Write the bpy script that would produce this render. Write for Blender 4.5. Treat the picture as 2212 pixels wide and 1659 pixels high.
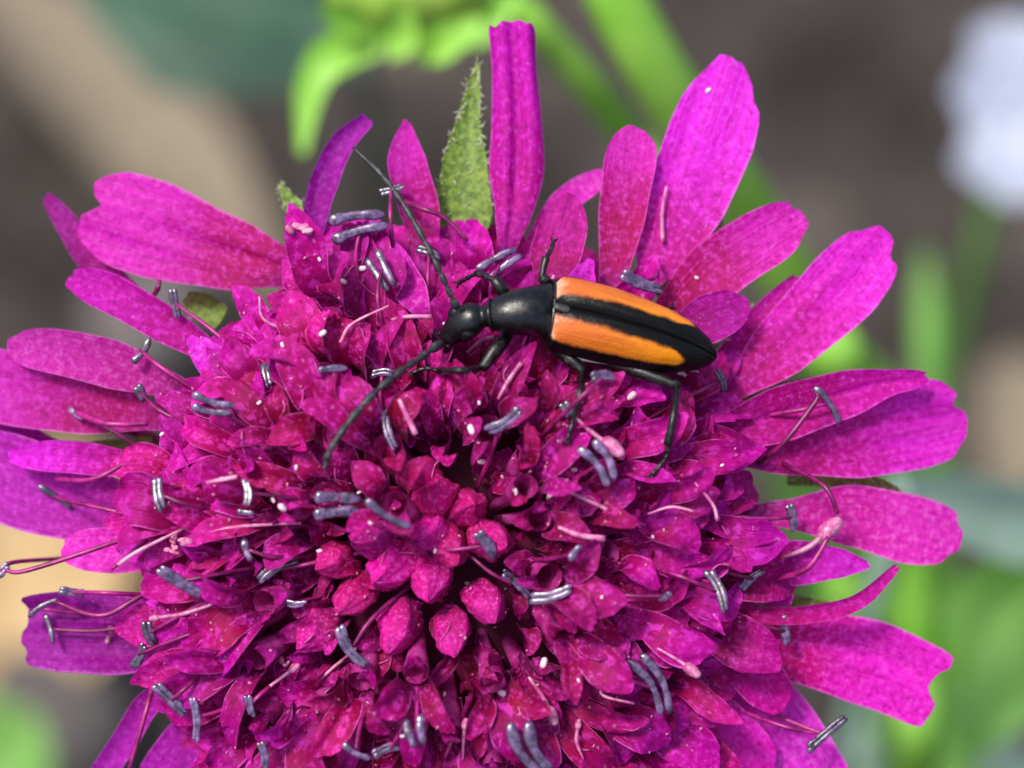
import bpy, math, random
from mathutils import Vector, Matrix, Euler, noise
from mathutils.bvhtree import BVHTree

# ------------------------------------------------------------------ scene, camera, world, sun
# one Blender unit is one centimetre
scene = bpy.context.scene
for o in list(bpy.data.objects):
    bpy.data.objects.remove(o)
scene.unit_settings.scale_length = 0.01
PITCH = math.radians(50)            # camera looks down by this much
ORIGIN = Vector((0, 0, 23))         # middle of the flower head's front plane
DIST = 8.0                          # camera to that plane
KPX = 3.2 / 2212.0                  # cm per picture unit on that plane
RCAM = Euler((math.radians(90) - PITCH, 0, 0)).to_matrix().to_4x4()
MCAM = Matrix.Translation(ORIGIN) @ RCAM

cam_data = bpy.data.cameras.new("camera")
cam = bpy.data.objects.new("camera", cam_data)
scene.collection.objects.link(cam)
cam.matrix_world = MCAM @ Matrix.Translation((0, 0, DIST))
cam_data.sensor_width = 36.0
cam_data.lens = 36.0 * DIST / 3.2
cam_data.clip_start = 0.1
cam_data.clip_end = 3000
cam_data.dof.use_dof = True
cam_data.dof.focus_distance = DIST + 0.12
cam_data.dof.aperture_fstop = 0.34
scene.camera = cam

SUN_EL, SUN_AZ = math.radians(66), math.radians(-112)   # azimuth from +Y, clockwise
world = bpy.data.worlds.new("World")
scene.world = world
world.use_nodes = True
wn = world.node_tree
wn.nodes.clear()
sky = wn.nodes.new("ShaderNodeTexSky")
sky.sky_type = 'NISHITA'
sky.sun_disc = False
sky.sun_elevation = SUN_EL
sky.sun_rotation = SUN_AZ
sky.air_density = 1.0
sky.dust_density = 4.0
sky.ozone_density = 1.0
bg = wn.nodes.new("ShaderNodeBackground")
bg.inputs[1].default_value = 0.085
wo = wn.nodes.new("ShaderNodeOutputWorld")
wn.links.new(sky.outputs[0], bg.inputs[0])
wn.links.new(bg.outputs[0], wo.inputs[0])

sun_data = bpy.data.lights.new("sun", 'SUN')
sun_data.energy = 1.5
sun_data.angle = math.radians(11)
sun_data.color = (1.0, 0.96, 0.9)
sun = bpy.data.objects.new("sun", sun_data)
scene.collection.objects.link(sun)
sdir = Vector((math.sin(SUN_AZ) * math.cos(SUN_EL), math.cos(SUN_AZ) * math.cos(SUN_EL), math.sin(SUN_EL)))
sun.rotation_euler = sdir.to_track_quat('Z', 'Y').to_euler()
sun.location = (0, 0, 60)

scene.view_settings.view_transform = 'Standard'
scene.view_settings.look = 'None'
scene.view_settings.exposure = 1.2
scene.view_settings.gamma = 1.0
scene.view_settings.use_curve_mapping = False
scene.cycles.use_denoising = True
scene.cycles.max_bounces = 10
scene.cycles.transmission_bounces = 6
scene.cycles.diffuse_bounces = 6

# ------------------------------------------------------------------ helpers
rng = random.Random(11)
R = rng.uniform


def L(px, py, z=0.0):
    """camera-aligned point (cm) for a point of the picture at height z over the flower plane"""
    f = KPX * (DIST - z) / DIST
    return Vector(((px - 1106) * f, (829.5 - py) * f, z))


def W(px, py, z=0.0):
    return MCAM @ L(px, py, z)


def wdir(v):
    return (RCAM.to_3x3() @ Vector(v)).normalized()


def ground_pt(px, py, h=0.0):
    c = cam.matrix_world.translation
    d = (W(px, py, 0) - c)
    t = (h - c.z) / d.z
    return c + d * t


WM = {}          # world matrices of everything that is built


def obj(name, me, mat=None, parent=None, M=None):
    o = bpy.data.objects.new(name, me)
    scene.collection.objects.link(o)
    M = M.copy() if M is not None else Matrix.Identity(4)
    WM[o] = M
    if parent is not None:
        o.parent = parent
        o.matrix_basis = WM[parent].inverted() @ M
    else:
        o.matrix_basis = M
    if mat is not None and me is not None and not me.materials:
        me.materials.append(mat)
    return o


def thing(name, label, cat, loc, group=None):
    o = obj(name, None, M=Matrix.Translation(loc))
    o["label"] = label
    o["category"] = cat
    if group:
        o["group"] = group
    return o


def tag(o, label, cat, group=None):
    o["label"] = label
    o["category"] = cat
    if group:
        o["group"] = group
    return o


def mesh(name, verts, faces, uvs=None, smooth=True):
    me = bpy.data.meshes.new(name)
    me.from_pydata([tuple(v) for v in verts], [], faces)
    if uvs is not None:
        ul = me.uv_layers.new(name="UVMap")
        flat = []
        for lp in me.loops:
            flat.extend(uvs[lp.vertex_index])
        ul.data.foreach_set("uv", flat)
    if smooth:
        me.polygons.foreach_set("use_smooth", [True] * len(me.polygons))
    me.update()
    return me


def spline(pts, n):
    """Catmull-Rom through pts (Vectors or floats), n samples"""
    m = len(pts)
    out = []
    for i in range(n):
        t = i / (n - 1) * (m - 1)
        k = min(int(t), m - 2)
        f = t - k
        p1, p2 = pts[k], pts[k + 1]
        p0 = pts[k - 1] if k > 0 else p1 * 2 - p2
        p3 = pts[k + 2] if k + 2 < m else p2 * 2 - p1
        out.append(0.5 * (p1 * 2 + (p2 - p0) * f + (p0 * 2 - p1 * 5 + p2 * 4 - p3) * f * f
                          + (p1 * 3 - p0 - p2 * 3 + p3) * f * f * f))
    return out


def interp(ws, t):
    m = len(ws)
    x = max(0, min(1, t)) * (m - 1)
    k = min(int(x), m - 2)
    f = x - k
    f = f * f * (3 - 2 * f) * 0.5 + f * 0.5
    return ws[k] * (1 - f) + ws[k + 1] * f


def tube_data(pts, radii, n=8, cap=True, flat=1.0, fdir=None):
    """verts, faces, uvs of a tube through pts with per-point radii"""
    V, F, U = [], [], []
    m = len(pts)
    ref = None
    for i, p in enumerate(pts):
        t = (pts[min(i + 1, m - 1)] - pts[max(i - 1, 0)]).normalized()
        if ref is None:
            ref = fdir if fdir is not None else (Vector((0, 0, 1)) if abs(t.z) < 0.9 else Vector((1, 0, 0)))
        a = ref - t * ref.dot(t)
        if a.length < 1e-6:
            a = t.orthogonal()
        a.normalize()
        b = t.cross(a)
        ref = a
        for j in range(n):
            an = 2 * math.pi * j / n
            V.append(p + a * (math.cos(an) * radii[i] * flat) + b * (math.sin(an) * radii[i]))
            U.append((j / n, i / (m - 1)))
    for i in range(m - 1):
        for j in range(n):
            k = (j + 1) % n
            F.append((i * n + j, i * n + k, (i + 1) * n + k, (i + 1) * n + j))
    if cap:
        F.append(tuple(range(n - 1, -1, -1)))
        F.append(tuple((m - 1) * n + j for j in range(n)))
    return V, F, U


def tube(name, pts, radii, mat, parent=None, n=8, samples=None, flat=1.0, fdir=None, smooth_path=True, cap=True):
    """tube as an object; points in world space, object origin at its first point"""
    if smooth_path:
        s = samples or max(6, 4 * len(pts))
        radii = [interp(radii, i / (s - 1)) for i in range(s)]
        pts = spline(pts, s)
    o0 = pts[0].copy()
    V, F, U = tube_data([p - o0 for p in pts], radii, n, cap, flat, fdir)
    return obj(name, mesh(name, V, F, U), mat, parent, Matrix.Translation(o0))


class Acc:
    def __init__(self):
        self.v, self.f, self.u = [], [], []

    def add(self, d):
        b = len(self.v)
        self.v += d[0]
        self.f += [tuple(i + b for i in f) for f in d[1]]
        self.u += d[2] if len(d) > 2 and d[2] else [(0, 0)] * len(d[0])

    def make(self, name, o0=Vector((0, 0, 0))):
        return mesh(name, [v - o0 for v in self.v], self.f, self.u)


def capsule_data(a, b, r, n=8, rings=7, squash=1.0, fdir=None, belly=0.0):
    pts, rad = [], []
    d = b - a
    for i in range(rings + 1):
        t = i / rings
        tt = 0.5 - 0.5 * math.cos(math.pi * t)
        pts.append(a + d * tt)
        e = min(tt, 1 - tt) * d.length / r
        k = math.sqrt(max(0.0, 1 - (1 - min(1, e)) ** 2))
        rad.append(max(r * 0.08, r * k * (1 + belly * math.sin(math.pi * tt))))
    return tube_data(pts, rad, n, True, squash, fdir)


def petal_data(spine, widths, nrm, cup=0.15, ripple=0.0, tipr=0.25, notch=(), nu=11, nv=18, seed=0, roll=0.0,
               wob=0.02, twist=0.0, fold=0.0, e=2.2):
    """a petal sheet. spine: points, widths: full widths along it, nrm: the way its face looks,
    cup: edges raised, roll: edges rolled back near the tip, notch: list of (u, depth, width)"""
    rr = random.Random(seed)
    ph = [rr.uniform(0, 6.28) for _ in range(6)]
    NS = 60
    sp = spline(spine, NS)
    ln = [0.0]
    for i in range(1, NS):
        ln.append(ln[-1] + (sp[i] - sp[i - 1]).length)
    tot = ln[-1]

    def at(t):
        x = max(0, min(1, t)) * (NS - 1)
        k = min(int(x), NS - 2)
        f = x - k
        return sp[k].lerp(sp[k + 1], f), (sp[min(k + 2, NS - 1)] - sp[max(k - 1, 0)]).normalized()
    V, F, U = [], [], []
    for i in range(nv + 1):
        v0 = i / nv
        v0 = 1 - (1 - v0) ** 1.25
        for j in range(nu):
            s = -1 + 2 * j / (nu - 1)
            u = math.sin(s * math.pi / 2) * 0.75 + s * 0.25
            end = 1 - tipr * (1 - (max(0, 1 - abs(u) ** e)) ** (1 / e))
            for (nu_, nd, nw) in notch:
                end -= nd * math.exp(-((u - nu_) / nw) ** 2)
            end += wob * (math.sin(u * 5 + ph[0]) + 0.6 * math.sin(u * 11 + ph[1]))*0.6
            t = v0 * end
            p, T = at(t)
            N = (nrm - T * nrm.dot(T))
            if N.length < 1e-4:
                N = T.orthogonal()
            N.normalize()
            B = T.cross(N)
            tw = twist * t
            B2 = B * math.cos(tw) + N * math.sin(tw)
            N2 = N * math.cos(tw) - B * math.sin(tw)
            w = interp(widths, t) * 0.5
            w *= 1 + 0.03 * math.sin(t * 9 + ph[2] + (1.7 if u > 0 else 0))
            c = cup * (u * u)
            if roll:
                c -= roll * (abs(u) ** 3) * (0.3 + 0.7 * t)
            c += ripple * (math.sin(u * 4.5 + ph[3] + t * 3) * 0.6 + math.sin(u * 8 + ph[4] - t * 4) * 0.35) * (0.25 + t)
            c -= fold * math.exp(-(u / 0.16) ** 2)
            wx = u * (1 - 0.25 * min(1.0, abs(roll) * abs(u)))
            V.append(p + B2 * (wx * w) + N2 * (c * w + 0.012 * tot * math.sin(t * 7 + ph[5])))
            U.append((0.5 + 0.5 * u, t))
    for i in range(nv):
        for j in range(nu - 1):
            a = i * nu + j
            F.append((a, a + 1, a + nu + 1, a + nu))
    return V, F, U


# ------------------------------------------------------------------ materials
def new_mat(name):
    m = bpy.data.materials.new(name)
    m.use_nodes = True
    nt = m.node_tree
    nt.nodes.clear()
    out = nt.nodes.new("ShaderNodeOutputMaterial")
    return m, nt, out


def N(nt, t, **kw):
    n = nt.nodes.new(t)
    for k, v in kw.items():
        if k.startswith("i_"):
            key = k[2:]
            n.inputs[int(key) if key.isdigit() else key].default_value = v
        else:
            setattr(n, k, v)
    return n


def math_n(nt, op, a, b=None, c=None, clamp=False):
    n = nt.nodes.new("ShaderNodeMath")
    n.operation = op
    n.use_clamp = clamp
    for i, x in enumerate((a, b, c)):
        if x is None:
            continue
        if isinstance(x, (int, float)):
            n.inputs[i].default_value = x
        else:
            nt.links.new(x, n.inputs[i])
    return n.outputs[0]


def mix_n(nt, f, a, b, blend='MIX'):
    n = nt.nodes.new("ShaderNodeMix")
    n.data_type = 'RGBA'
    n.blend_type = blend
    n.clamp_factor = True
    for sock, x in ((n.inputs[0], f), (n.inputs[6], a), (n.inputs[7], b)):
        if isinstance(x, (int, float)):
            sock.default_value = x
        elif isinstance(x, tuple):
            sock.default_value = (*x, 1) if len(x) == 3 else x
        else:
            nt.links.new(x, sock)
    return n.outputs[2]


def ramp_n(nt, f, stops, interp_='EASE'):
    n = nt.nodes.new("ShaderNodeValToRGB")
    n.color_ramp.interpolation = interp_
    el = n.color_ramp.elements
    el[0].position, el[0].color = stops[0][0], (*stops[0][1], 1)
    el[1].position, el[1].color = stops[-1][0], (*stops[-1][1], 1)
    for p, c in stops[1:-1]:
        x = el.new(p)
        x.color = (*c, 1)
    nt.links.new(f, n.inputs[0])
    return n.outputs[0]


def map_n(nt, x, a, b, c=0.0, d=1.0, smooth=True):
    n = nt.nodes.new("ShaderNodeMapRange")
    n.interpolation_type = 'SMOOTHSTEP' if smooth else 'LINEAR'
    nt.links.new(x, n.inputs[0])
    for i, v in enumerate((a, b, c, d)):
        n.inputs[i + 1].default_value = v
    return n.outputs[0]


def petal_material(name, base, mid, tip, rim, transl=0.4, speck=0.5, vein=0.35, hue=0.025, gscale=1.0):
    m, nt, out = new_mat(name)
    uv = N(nt, "ShaderNodeUVMap", uv_map="UVMap").outputs[0]
    sep = N(nt, "ShaderNodeSeparateXYZ")
    nt.links.new(uv, sep.inputs[0])
    u, v = sep.outputs[0], sep.outputs[1]
    oi = N(nt, "ShaderNodeObjectInfo")
    geo = N(nt, "ShaderNodeNewGeometry")
    rnd = math_n(nt, 'FRACT', math_n(nt, 'ADD', oi.outputs["Random"], geo.outputs["Random Per Island"]))
    tc = N(nt, "ShaderNodeTexCoord").outputs["Object"]
    wn_ = N(nt, "ShaderNodeTexNoise", i_Scale=9.0 * gscale, i_Detail=3.0)
    wn_.noise_dimensions = '4D'
    nt.links.new(tc, wn_.inputs["Vector"])
    nt.links.new(math_n(nt, 'MULTIPLY', rnd, 40), wn_.inputs["W"])
    vv = math_n(nt, 'ADD', v, math_n(nt, 'MULTIPLY', math_n(nt, 'SUBTRACT', wn_.outputs[0], 0.5), 0.5))
    col = ramp_n(nt, vv, [(0.08, base), (0.40, mid), (0.82, tip)])
    # long veins: noise stretched along the petal
    mp = N(nt, "ShaderNodeMapping")
    mp.inputs["Scale"].default_value = (26, 2.2, 1)
    nt.links.new(uv, mp.inputs[0])
    vn = N(nt, "ShaderNodeTexNoise", i_Scale=1.0, i_Detail=4.0, i_Roughness=0.65)
    vn.noise_dimensions = '4D'
    nt.links.new(mp.outputs[0], vn.inputs["Vector"])
    nt.links.new(math_n(nt, 'MULTIPLY', rnd, 70), vn.inputs["W"])
    vm = map_n(nt, vn.outputs[0], 0.35, 0.7)
    col = mix_n(nt, math_n(nt, 'MULTIPLY', vm, vein), col, mix_n(nt, 0.75, col, tuple(c * 0.45 for c in mid)))
    # mealy cell grain, lighter
    gn = N(nt, "ShaderNodeTexNoise", i_Scale=48.0 * gscale, i_Detail=3.5, i_Roughness=0.7)
    nt.links.new(tc, gn.inputs["Vector"])
    gm = map_n(nt, gn.outputs[0], 0.5, 0.64)
    gd = map_n(nt, gn.outputs[0], 0.46, 0.3)
    col = mix_n(nt, math_n(nt, 'MULTIPLY', gd, 0.75), col, tuple(c * 0.5 for c in mid))
    col = mix_n(nt, math_n(nt, 'MULTIPLY', gm, 1.15 * speck), col, rim)
    # paler rim: the petal's own, plus edge light painted into the colour
    e = math_n(nt, 'ABSOLUTE', math_n(nt, 'MULTIPLY_ADD', u, 2.0, -1.0))
    em = map_n(nt, math_n(nt, 'ADD', e, math_n(nt, 'MULTIPLY', math_n(nt, 'SUBTRACT', gn.outputs[0], 0.5), 0.16)), 0.92, 1.0)
    col = mix_n(nt, math_n(nt, 'MULTIPLY', em, 0.7), col, mix_n(nt, 0.35, rim, (0.85, 0.30, 0.70)))
    # fine pale dust
    sn = N(nt, "ShaderNodeTexVoronoi", i_Scale=42.0 * gscale)
    nt.links.new(tc, sn.inputs["Vector"])
    wh = N(nt, "ShaderNodeTexWhiteNoise")
    wh.noise_dimensions = '3D'
    nt.links.new(sn.outputs["Position"], wh.inputs["Vector"])
    sm = math_n(nt, 'MULTIPLY', map_n(nt, sn.outputs["Distance"], 0.1, 0.24, 1, 0), math_n(nt, 'GREATER_THAN', wh.outputs["Value"], 0.8))
    col = mix_n(nt, math_n(nt, 'MULTIPLY', sm, 0.55 * speck), col, (0.85, 0.36, 0.72))
    hs = N(nt, "ShaderNodeHueSaturation")
    nt.links.new(map_n(nt, rnd, 0, 1, 0.5 - hue, 0.5 + hue, False), hs.inputs["Hue"])
    wh2 = N(nt, "ShaderNodeTexWhiteNoise")
    wh2.noise_dimensions = '1D'
    nt.links.new(rnd, wh2.inputs["W"])
    nt.links.new(map_n(nt, wh2.outputs["Value"], 0, 1, 0.75, 1.15, False), hs.inputs["Value"])
    nt.links.new(col, hs.inputs["Color"])
    col = hs.outputs[0]
    bs = N(nt, "ShaderNodeBsdfPrincipled", i_Roughness=0.5)
    bs.inputs["Specular IOR Level"].default_value = 0.22
    bs.inputs["Sheen Weight"].default_value = 0.02
    bs.inputs["Sheen Roughness"].default_value = 0.4
    nt.links.new(col, bs.inputs["Base Color"])
    bp = N(nt, "ShaderNodeBump", i_Strength=0.5, i_Distance=0.014)
    hgt = math_n(nt, 'ADD', math_n(nt, 'MULTIPLY', vn.outputs[0], 0.9), math_n(nt, 'MULTIPLY', gn.outputs[0], 0.5))
    nt.links.new(hgt, bp.inputs["Height"])
    nt.links.new(bp.outputs[0], bs.inputs["Normal"])
    tr = N(nt, "ShaderNodeBsdfTranslucent")
    nt.links.new(col, tr.inputs[0])
    mx = N(nt, "ShaderNodeMixShader")
    mx.inputs[0].default_value = transl
    nt.links.new(bs.outputs[0], mx.inputs[1])
    nt.links.new(tr.outputs[0], mx.inputs[2])
    nt.links.new(mx.outputs[0], out.inputs[0])
    return m


def plain_material(name, c1, c2, scale=20.0, rough=0.5, spec=0.5, bump=0.2, bdist=0.01, transl=0.0, sheen=0.0,
                   lo=0.35, hi=0.65, rnd_val=0.0, coat=0.0, stretch=None):
    m, nt, out = new_mat(name)
    tc = N(nt, "ShaderNodeTexCoord").outputs["Object"]
    if stretch:
        mp = N(nt, "ShaderNodeMapping")
        mp.inputs["Scale"].default_value = stretch
        nt.links.new(N(nt, "ShaderNodeTexCoord").outputs["UV"], mp.inputs[0])
        tc = mp.outputs[0]
    nz = N(nt, "ShaderNodeTexNoise", i_Scale=scale, i_Detail=5.0, i_Roughness=0.6)
    nt.links.new(tc, nz.inputs["Vector"])
    col = mix_n(nt, map_n(nt, nz.outputs[0], lo, hi), c1, c2)
    if rnd_val:
        oi = N(nt, "ShaderNodeObjectInfo")
        hs = N(nt, "ShaderNodeHueSaturation")
        nt.links.new(map_n(nt, oi.outputs["Random"], 0, 1, 1 - rnd_val, 1 + rnd_val, False), hs.inputs["Value"])
        nt.links.new(col, hs.inputs["Color"])
        col = hs.outputs[0]
    bs = N(nt, "ShaderNodeBsdfPrincipled", i_Roughness=rough)
    bs.inputs["Specular IOR Level"].default_value = spec
    bs.inputs["Sheen Weight"].default_value = sheen
    bs.inputs["Coat Weight"].default_value = coat
    bs.inputs["Coat Roughness"].default_value = 0.15
    nt.links.new(col, bs.inputs["Base Color"])
    bp = N(nt, "ShaderNodeBump", i_Strength=bump, i_Distance=bdist)
    nt.links.new(nz.outputs[0], bp.inputs["Height"])
    nt.links.new(bp.outputs[0], bs.inputs["Normal"])
    sh = bs.outputs[0]
    if transl:
        tr = N(nt, "ShaderNodeBsdfTranslucent")
        nt.links.new(col, tr.inputs[0])
        mx = N(nt, "ShaderNodeMixShader")
        mx.inputs[0].default_value = transl
        nt.links.new(sh, mx.inputs[1])
        nt.links.new(tr.outputs[0], mx.inputs[2])
        sh = mx.outputs[0]
    nt.links.new(sh, out.inputs[0])
    return m


MAT = {}
# ray petals: pale mauve claw, crimson blotch, bright magenta limb
MAT['ray'] = petal_material("ray_petal", (0.44, 0.02, 0.33), (0.60, 0.0008, 0.24), (0.90, 0.016, 0.74), (0.94, 0.08, 0.82), speck=0.5, vein=0.6)
MAT['ray_deep'] = petal_material("ray_petal_deep", (0.34, 0.008, 0.22), (0.50, 0.001, 0.20), (0.60, 0.002, 0.38), (0.80, 0.04, 0.60), speck=0.5, vein=0.6)
MAT['ray_violet'] = petal_material("ray_petal_violet", (0.32, 0.008, 0.25), (0.42, 0.003, 0.32), (0.48, 0.010, 0.43), (0.64, 0.06, 0.60), speck=0.5, vein=0.6)  # violet petals; the shade on the lower left ones is in this colour
MAT['ray_pale'] = petal_material("ray_petal_pale", (0.50, 0.03, 0.38), (0.72, 0.010, 0.48), (0.86, 0.03, 0.70), (0.90, 0.16, 0.80), speck=0.5, vein=0.55)
MAT['disc'] = petal_material("disc_petal", (0.19, 0.001, 0.07), (0.35, 0.0, 0.09), (0.48, 0.0004, 0.19), (0.80, 0.05, 0.54), transl=0.3, speck=0.6, hue=0.02, vein=0.5)
MAT['disc_outer'] = petal_material("disc_outer_petal", (0.23, 0.001, 0.10), (0.42, 0.0004, 0.14), (0.60, 0.001, 0.34), (0.82, 0.05, 0.62), transl=0.32, speck=0.55, hue=0.02, vein=0.5)
MAT['bud'] = petal_material("bud_petal", (0.22, 0.0005, 0.07), (0.44, 0.0005, 0.12), (0.68, 0.003, 0.28), (0.84, 0.08, 0.50), transl=0.12, speck=0.6, hue=0.012, gscale=0.11)
MAT['tube'] = plain_material("floret_tube", (0.36, 0.006, 0.16), (0.55, 0.06, 0.34), 25, 0.5, 0.3, transl=0.25)
MAT['receptacle'] = plain_material("receptacle_flesh", (0.11, 0.001, 0.035), (0.06, 0.006, 0.02), 12, 0.7, 0.2, 0.5)
MAT['filament'] = plain_material("filament_thread", (0.13, 0.002, 0.06), (0.34, 0.012, 0.17), 18, 0.4, 0.5, rnd_val=0.3)
MAT['style'] = plain_material("style_flesh", (0.52, 0.06, 0.28), (0.80, 0.34, 0.55), 26, 0.35, 0.5, transl=0.2, rnd_val=0.15)
MAT['anther'] = plain_material("anther_skin", (0.03, 0.014, 0.045), (0.16, 0.09, 0.22), 42, 0.24, 0.8, 0.4, 0.005, rnd_val=0.4, coat=0.6)
MAT['pollen'] = plain_material("pollen_grain_skin", (0.78, 0.52, 0.66), (0.88, 0.72, 0.80), 60, 0.4, 0.5)
MAT['crumb'] = plain_material("dried_petal_crumb", (0.60, 0.12, 0.32), (0.80, 0.36, 0.52), 30, 0.6, 0.3, transl=0.2, rnd_val=0.2)
MAT['shred'] = plain_material("shrivelled_thread", (0.50, 0.03, 0.26), (0.74, 0.16, 0.46), 12, 0.5, 0.3, transl=0.2)
MAT['bract'] = plain_material("bract_leaf", (0.07, 0.15, 0.012), (0.22, 0.32, 0.05), 45, 0.5, 0.4, 0.5, 0.02, transl=0.2)
MAT['hair'] = plain_material("plant_hair", (0.45, 0.50, 0.30), (0.62, 0.62, 0.46), 5, 0.5, 0.4)
MAT['stem'] = plain_material("green_stem_skin", (0.19, 0.46, 0.04), (0.27, 0.54, 0.08), 3, 0.5, 0.4, 0.1, transl=0.0)
MAT['leaf'] = plain_material("green_leaf_skin", (0.15, 0.38, 0.06), (0.26, 0.50, 0.12), 1.2, 0.5, 0.4, 0.2, 0.05, transl=0.3)
MAT['leaf_pale'] = plain_material("pale_leaf_skin", (0.30, 0.45, 0.34), (0.42, 0.56, 0.48), 1.2, 0.5, 0.4, 0.2, 0.05, transl=0.3)
MAT['leaf_teal'] = plain_material("bluish_leaf_skin", (0.02, 0.065, 0.04), (0.04, 0.115, 0.068), 1.2, 0.5, 0.4, 0.2, 0.05, transl=0.2)
MAT['budgreen'] = plain_material("green_bud_skin", (0.17, 0.36, 0.03), (0.40, 0.60, 0.10), 5, 0.5, 0.4, 0.3, 0.03, transl=0.15)
MAT['white'] = plain_material("white_petal_skin", (0.50, 0.54, 0.68), (0.62, 0.66, 0.78), 2, 0.5, 0.3, 0.1, transl=0.3)
MAT['dry'] = plain_material("dry_leaf_skin", (0.15, 0.125, 0.085), (0.22, 0.18, 0.125), 1.5, 0.7, 0.2, 0.4, 0.1, rnd_val=0.1)
MAT['ochre'] = plain_material("ochre_leaf_skin", (0.36, 0.24, 0.11), (0.46, 0.33, 0.17), 1.5, 0.7, 0.2, 0.4, 0.1)
MAT['stone'] = plain_material("garden_stone", (0.095, 0.083, 0.078), (0.135, 0.118, 0.112), 1.2, 0.8, 0.2, 0.6, 0.2, rnd_val=0.2)


def soil_material():
    m, nt, out = new_mat("garden_soil")
    tc = N(nt, "ShaderNodeTexCoord").outputs["Object"]
    a = N(nt, "ShaderNodeTexNoise", i_Scale=0.24, i_Detail=5.0, i_Roughness=0.6)
    nt.links.new(tc, a.inputs["Vector"])
    col = ramp_n(nt, a.outputs[0], [(0.36, (0.035, 0.029, 0.026)), (0.5, (0.10, 0.082, 0.072)), (0.64, (0.25, 0.205, 0.175))])
    b = N(nt, "ShaderNodeTexNoise", i_Scale=2.6, i_Detail=8.0, i_Roughness=0.7)
    nt.links.new(tc, b.inputs["Vector"])
    col = mix_n(nt, map_n(nt, b.outputs[0], 0.4, 0.7), col, mix_n(nt, 0.5, col, (0.2, 0.17, 0.15)))
    bs = N(nt, "ShaderNodeBsdfPrincipled", i_Roughness=0.95)
    bs.inputs["Specular IOR Level"].default_value = 0.1
    nt.links.new(col, bs.inputs["Base Color"])
    bp = N(nt, "ShaderNodeBump", i_Strength=1.0, i_Distance=0.6)
    nt.links.new(b.outputs[0], bp.inputs["Height"])
    nt.links.new(bp.outputs[0], bs.inputs["Normal"])
    nt.links.new(bs.outputs[0], out.inputs[0])
    return m


def chitin_material(name="black_chitin", c=(0.003, 0.0034, 0.004), rough=0.21, hair=0.06):
    m, nt, out = new_mat(name)
    tc = N(nt, "ShaderNodeTexCoord").outputs["Object"]
    v = N(nt, "ShaderNodeTexVoronoi", i_Scale=230.0)
    nt.links.new(tc, v.inputs["Vector"])
    nz = N(nt, "ShaderNodeTexNoise", i_Scale=35.0, i_Detail=6.0, i_Roughness=0.7)
    nt.links.new(tc, nz.inputs["Vector"])
    col = mix_n(nt, math_n(nt, 'MULTIPLY', map_n(nt, nz.outputs[0], 0.52, 0.75), hair), c, (0.16, 0.17, 0.17))
    bs = N(nt, "ShaderNodeBsdfPrincipled")
    bs.inputs["Specular IOR Level"].default_value = 0.5
    nt.links.new(map_n(nt, nz.outputs[0], 0.3, 0.7, rough - 0.08, rough + 0.18), bs.inputs["Roughness"])
    nt.links.new(col, bs.inputs["Base Color"])
    bp = N(nt, "ShaderNodeBump", i_Strength=0.2, i_Distance=0.003)
    nt.links.new(math_n(nt, 'ADD', v.outputs["Distance"], nz.outputs[0]), bp.inputs["Height"])
    nt.links.new(bp.outputs[0], bs.inputs["Normal"])
    nt.links.new(bs.outputs[0], out.inputs[0])
    return m


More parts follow.
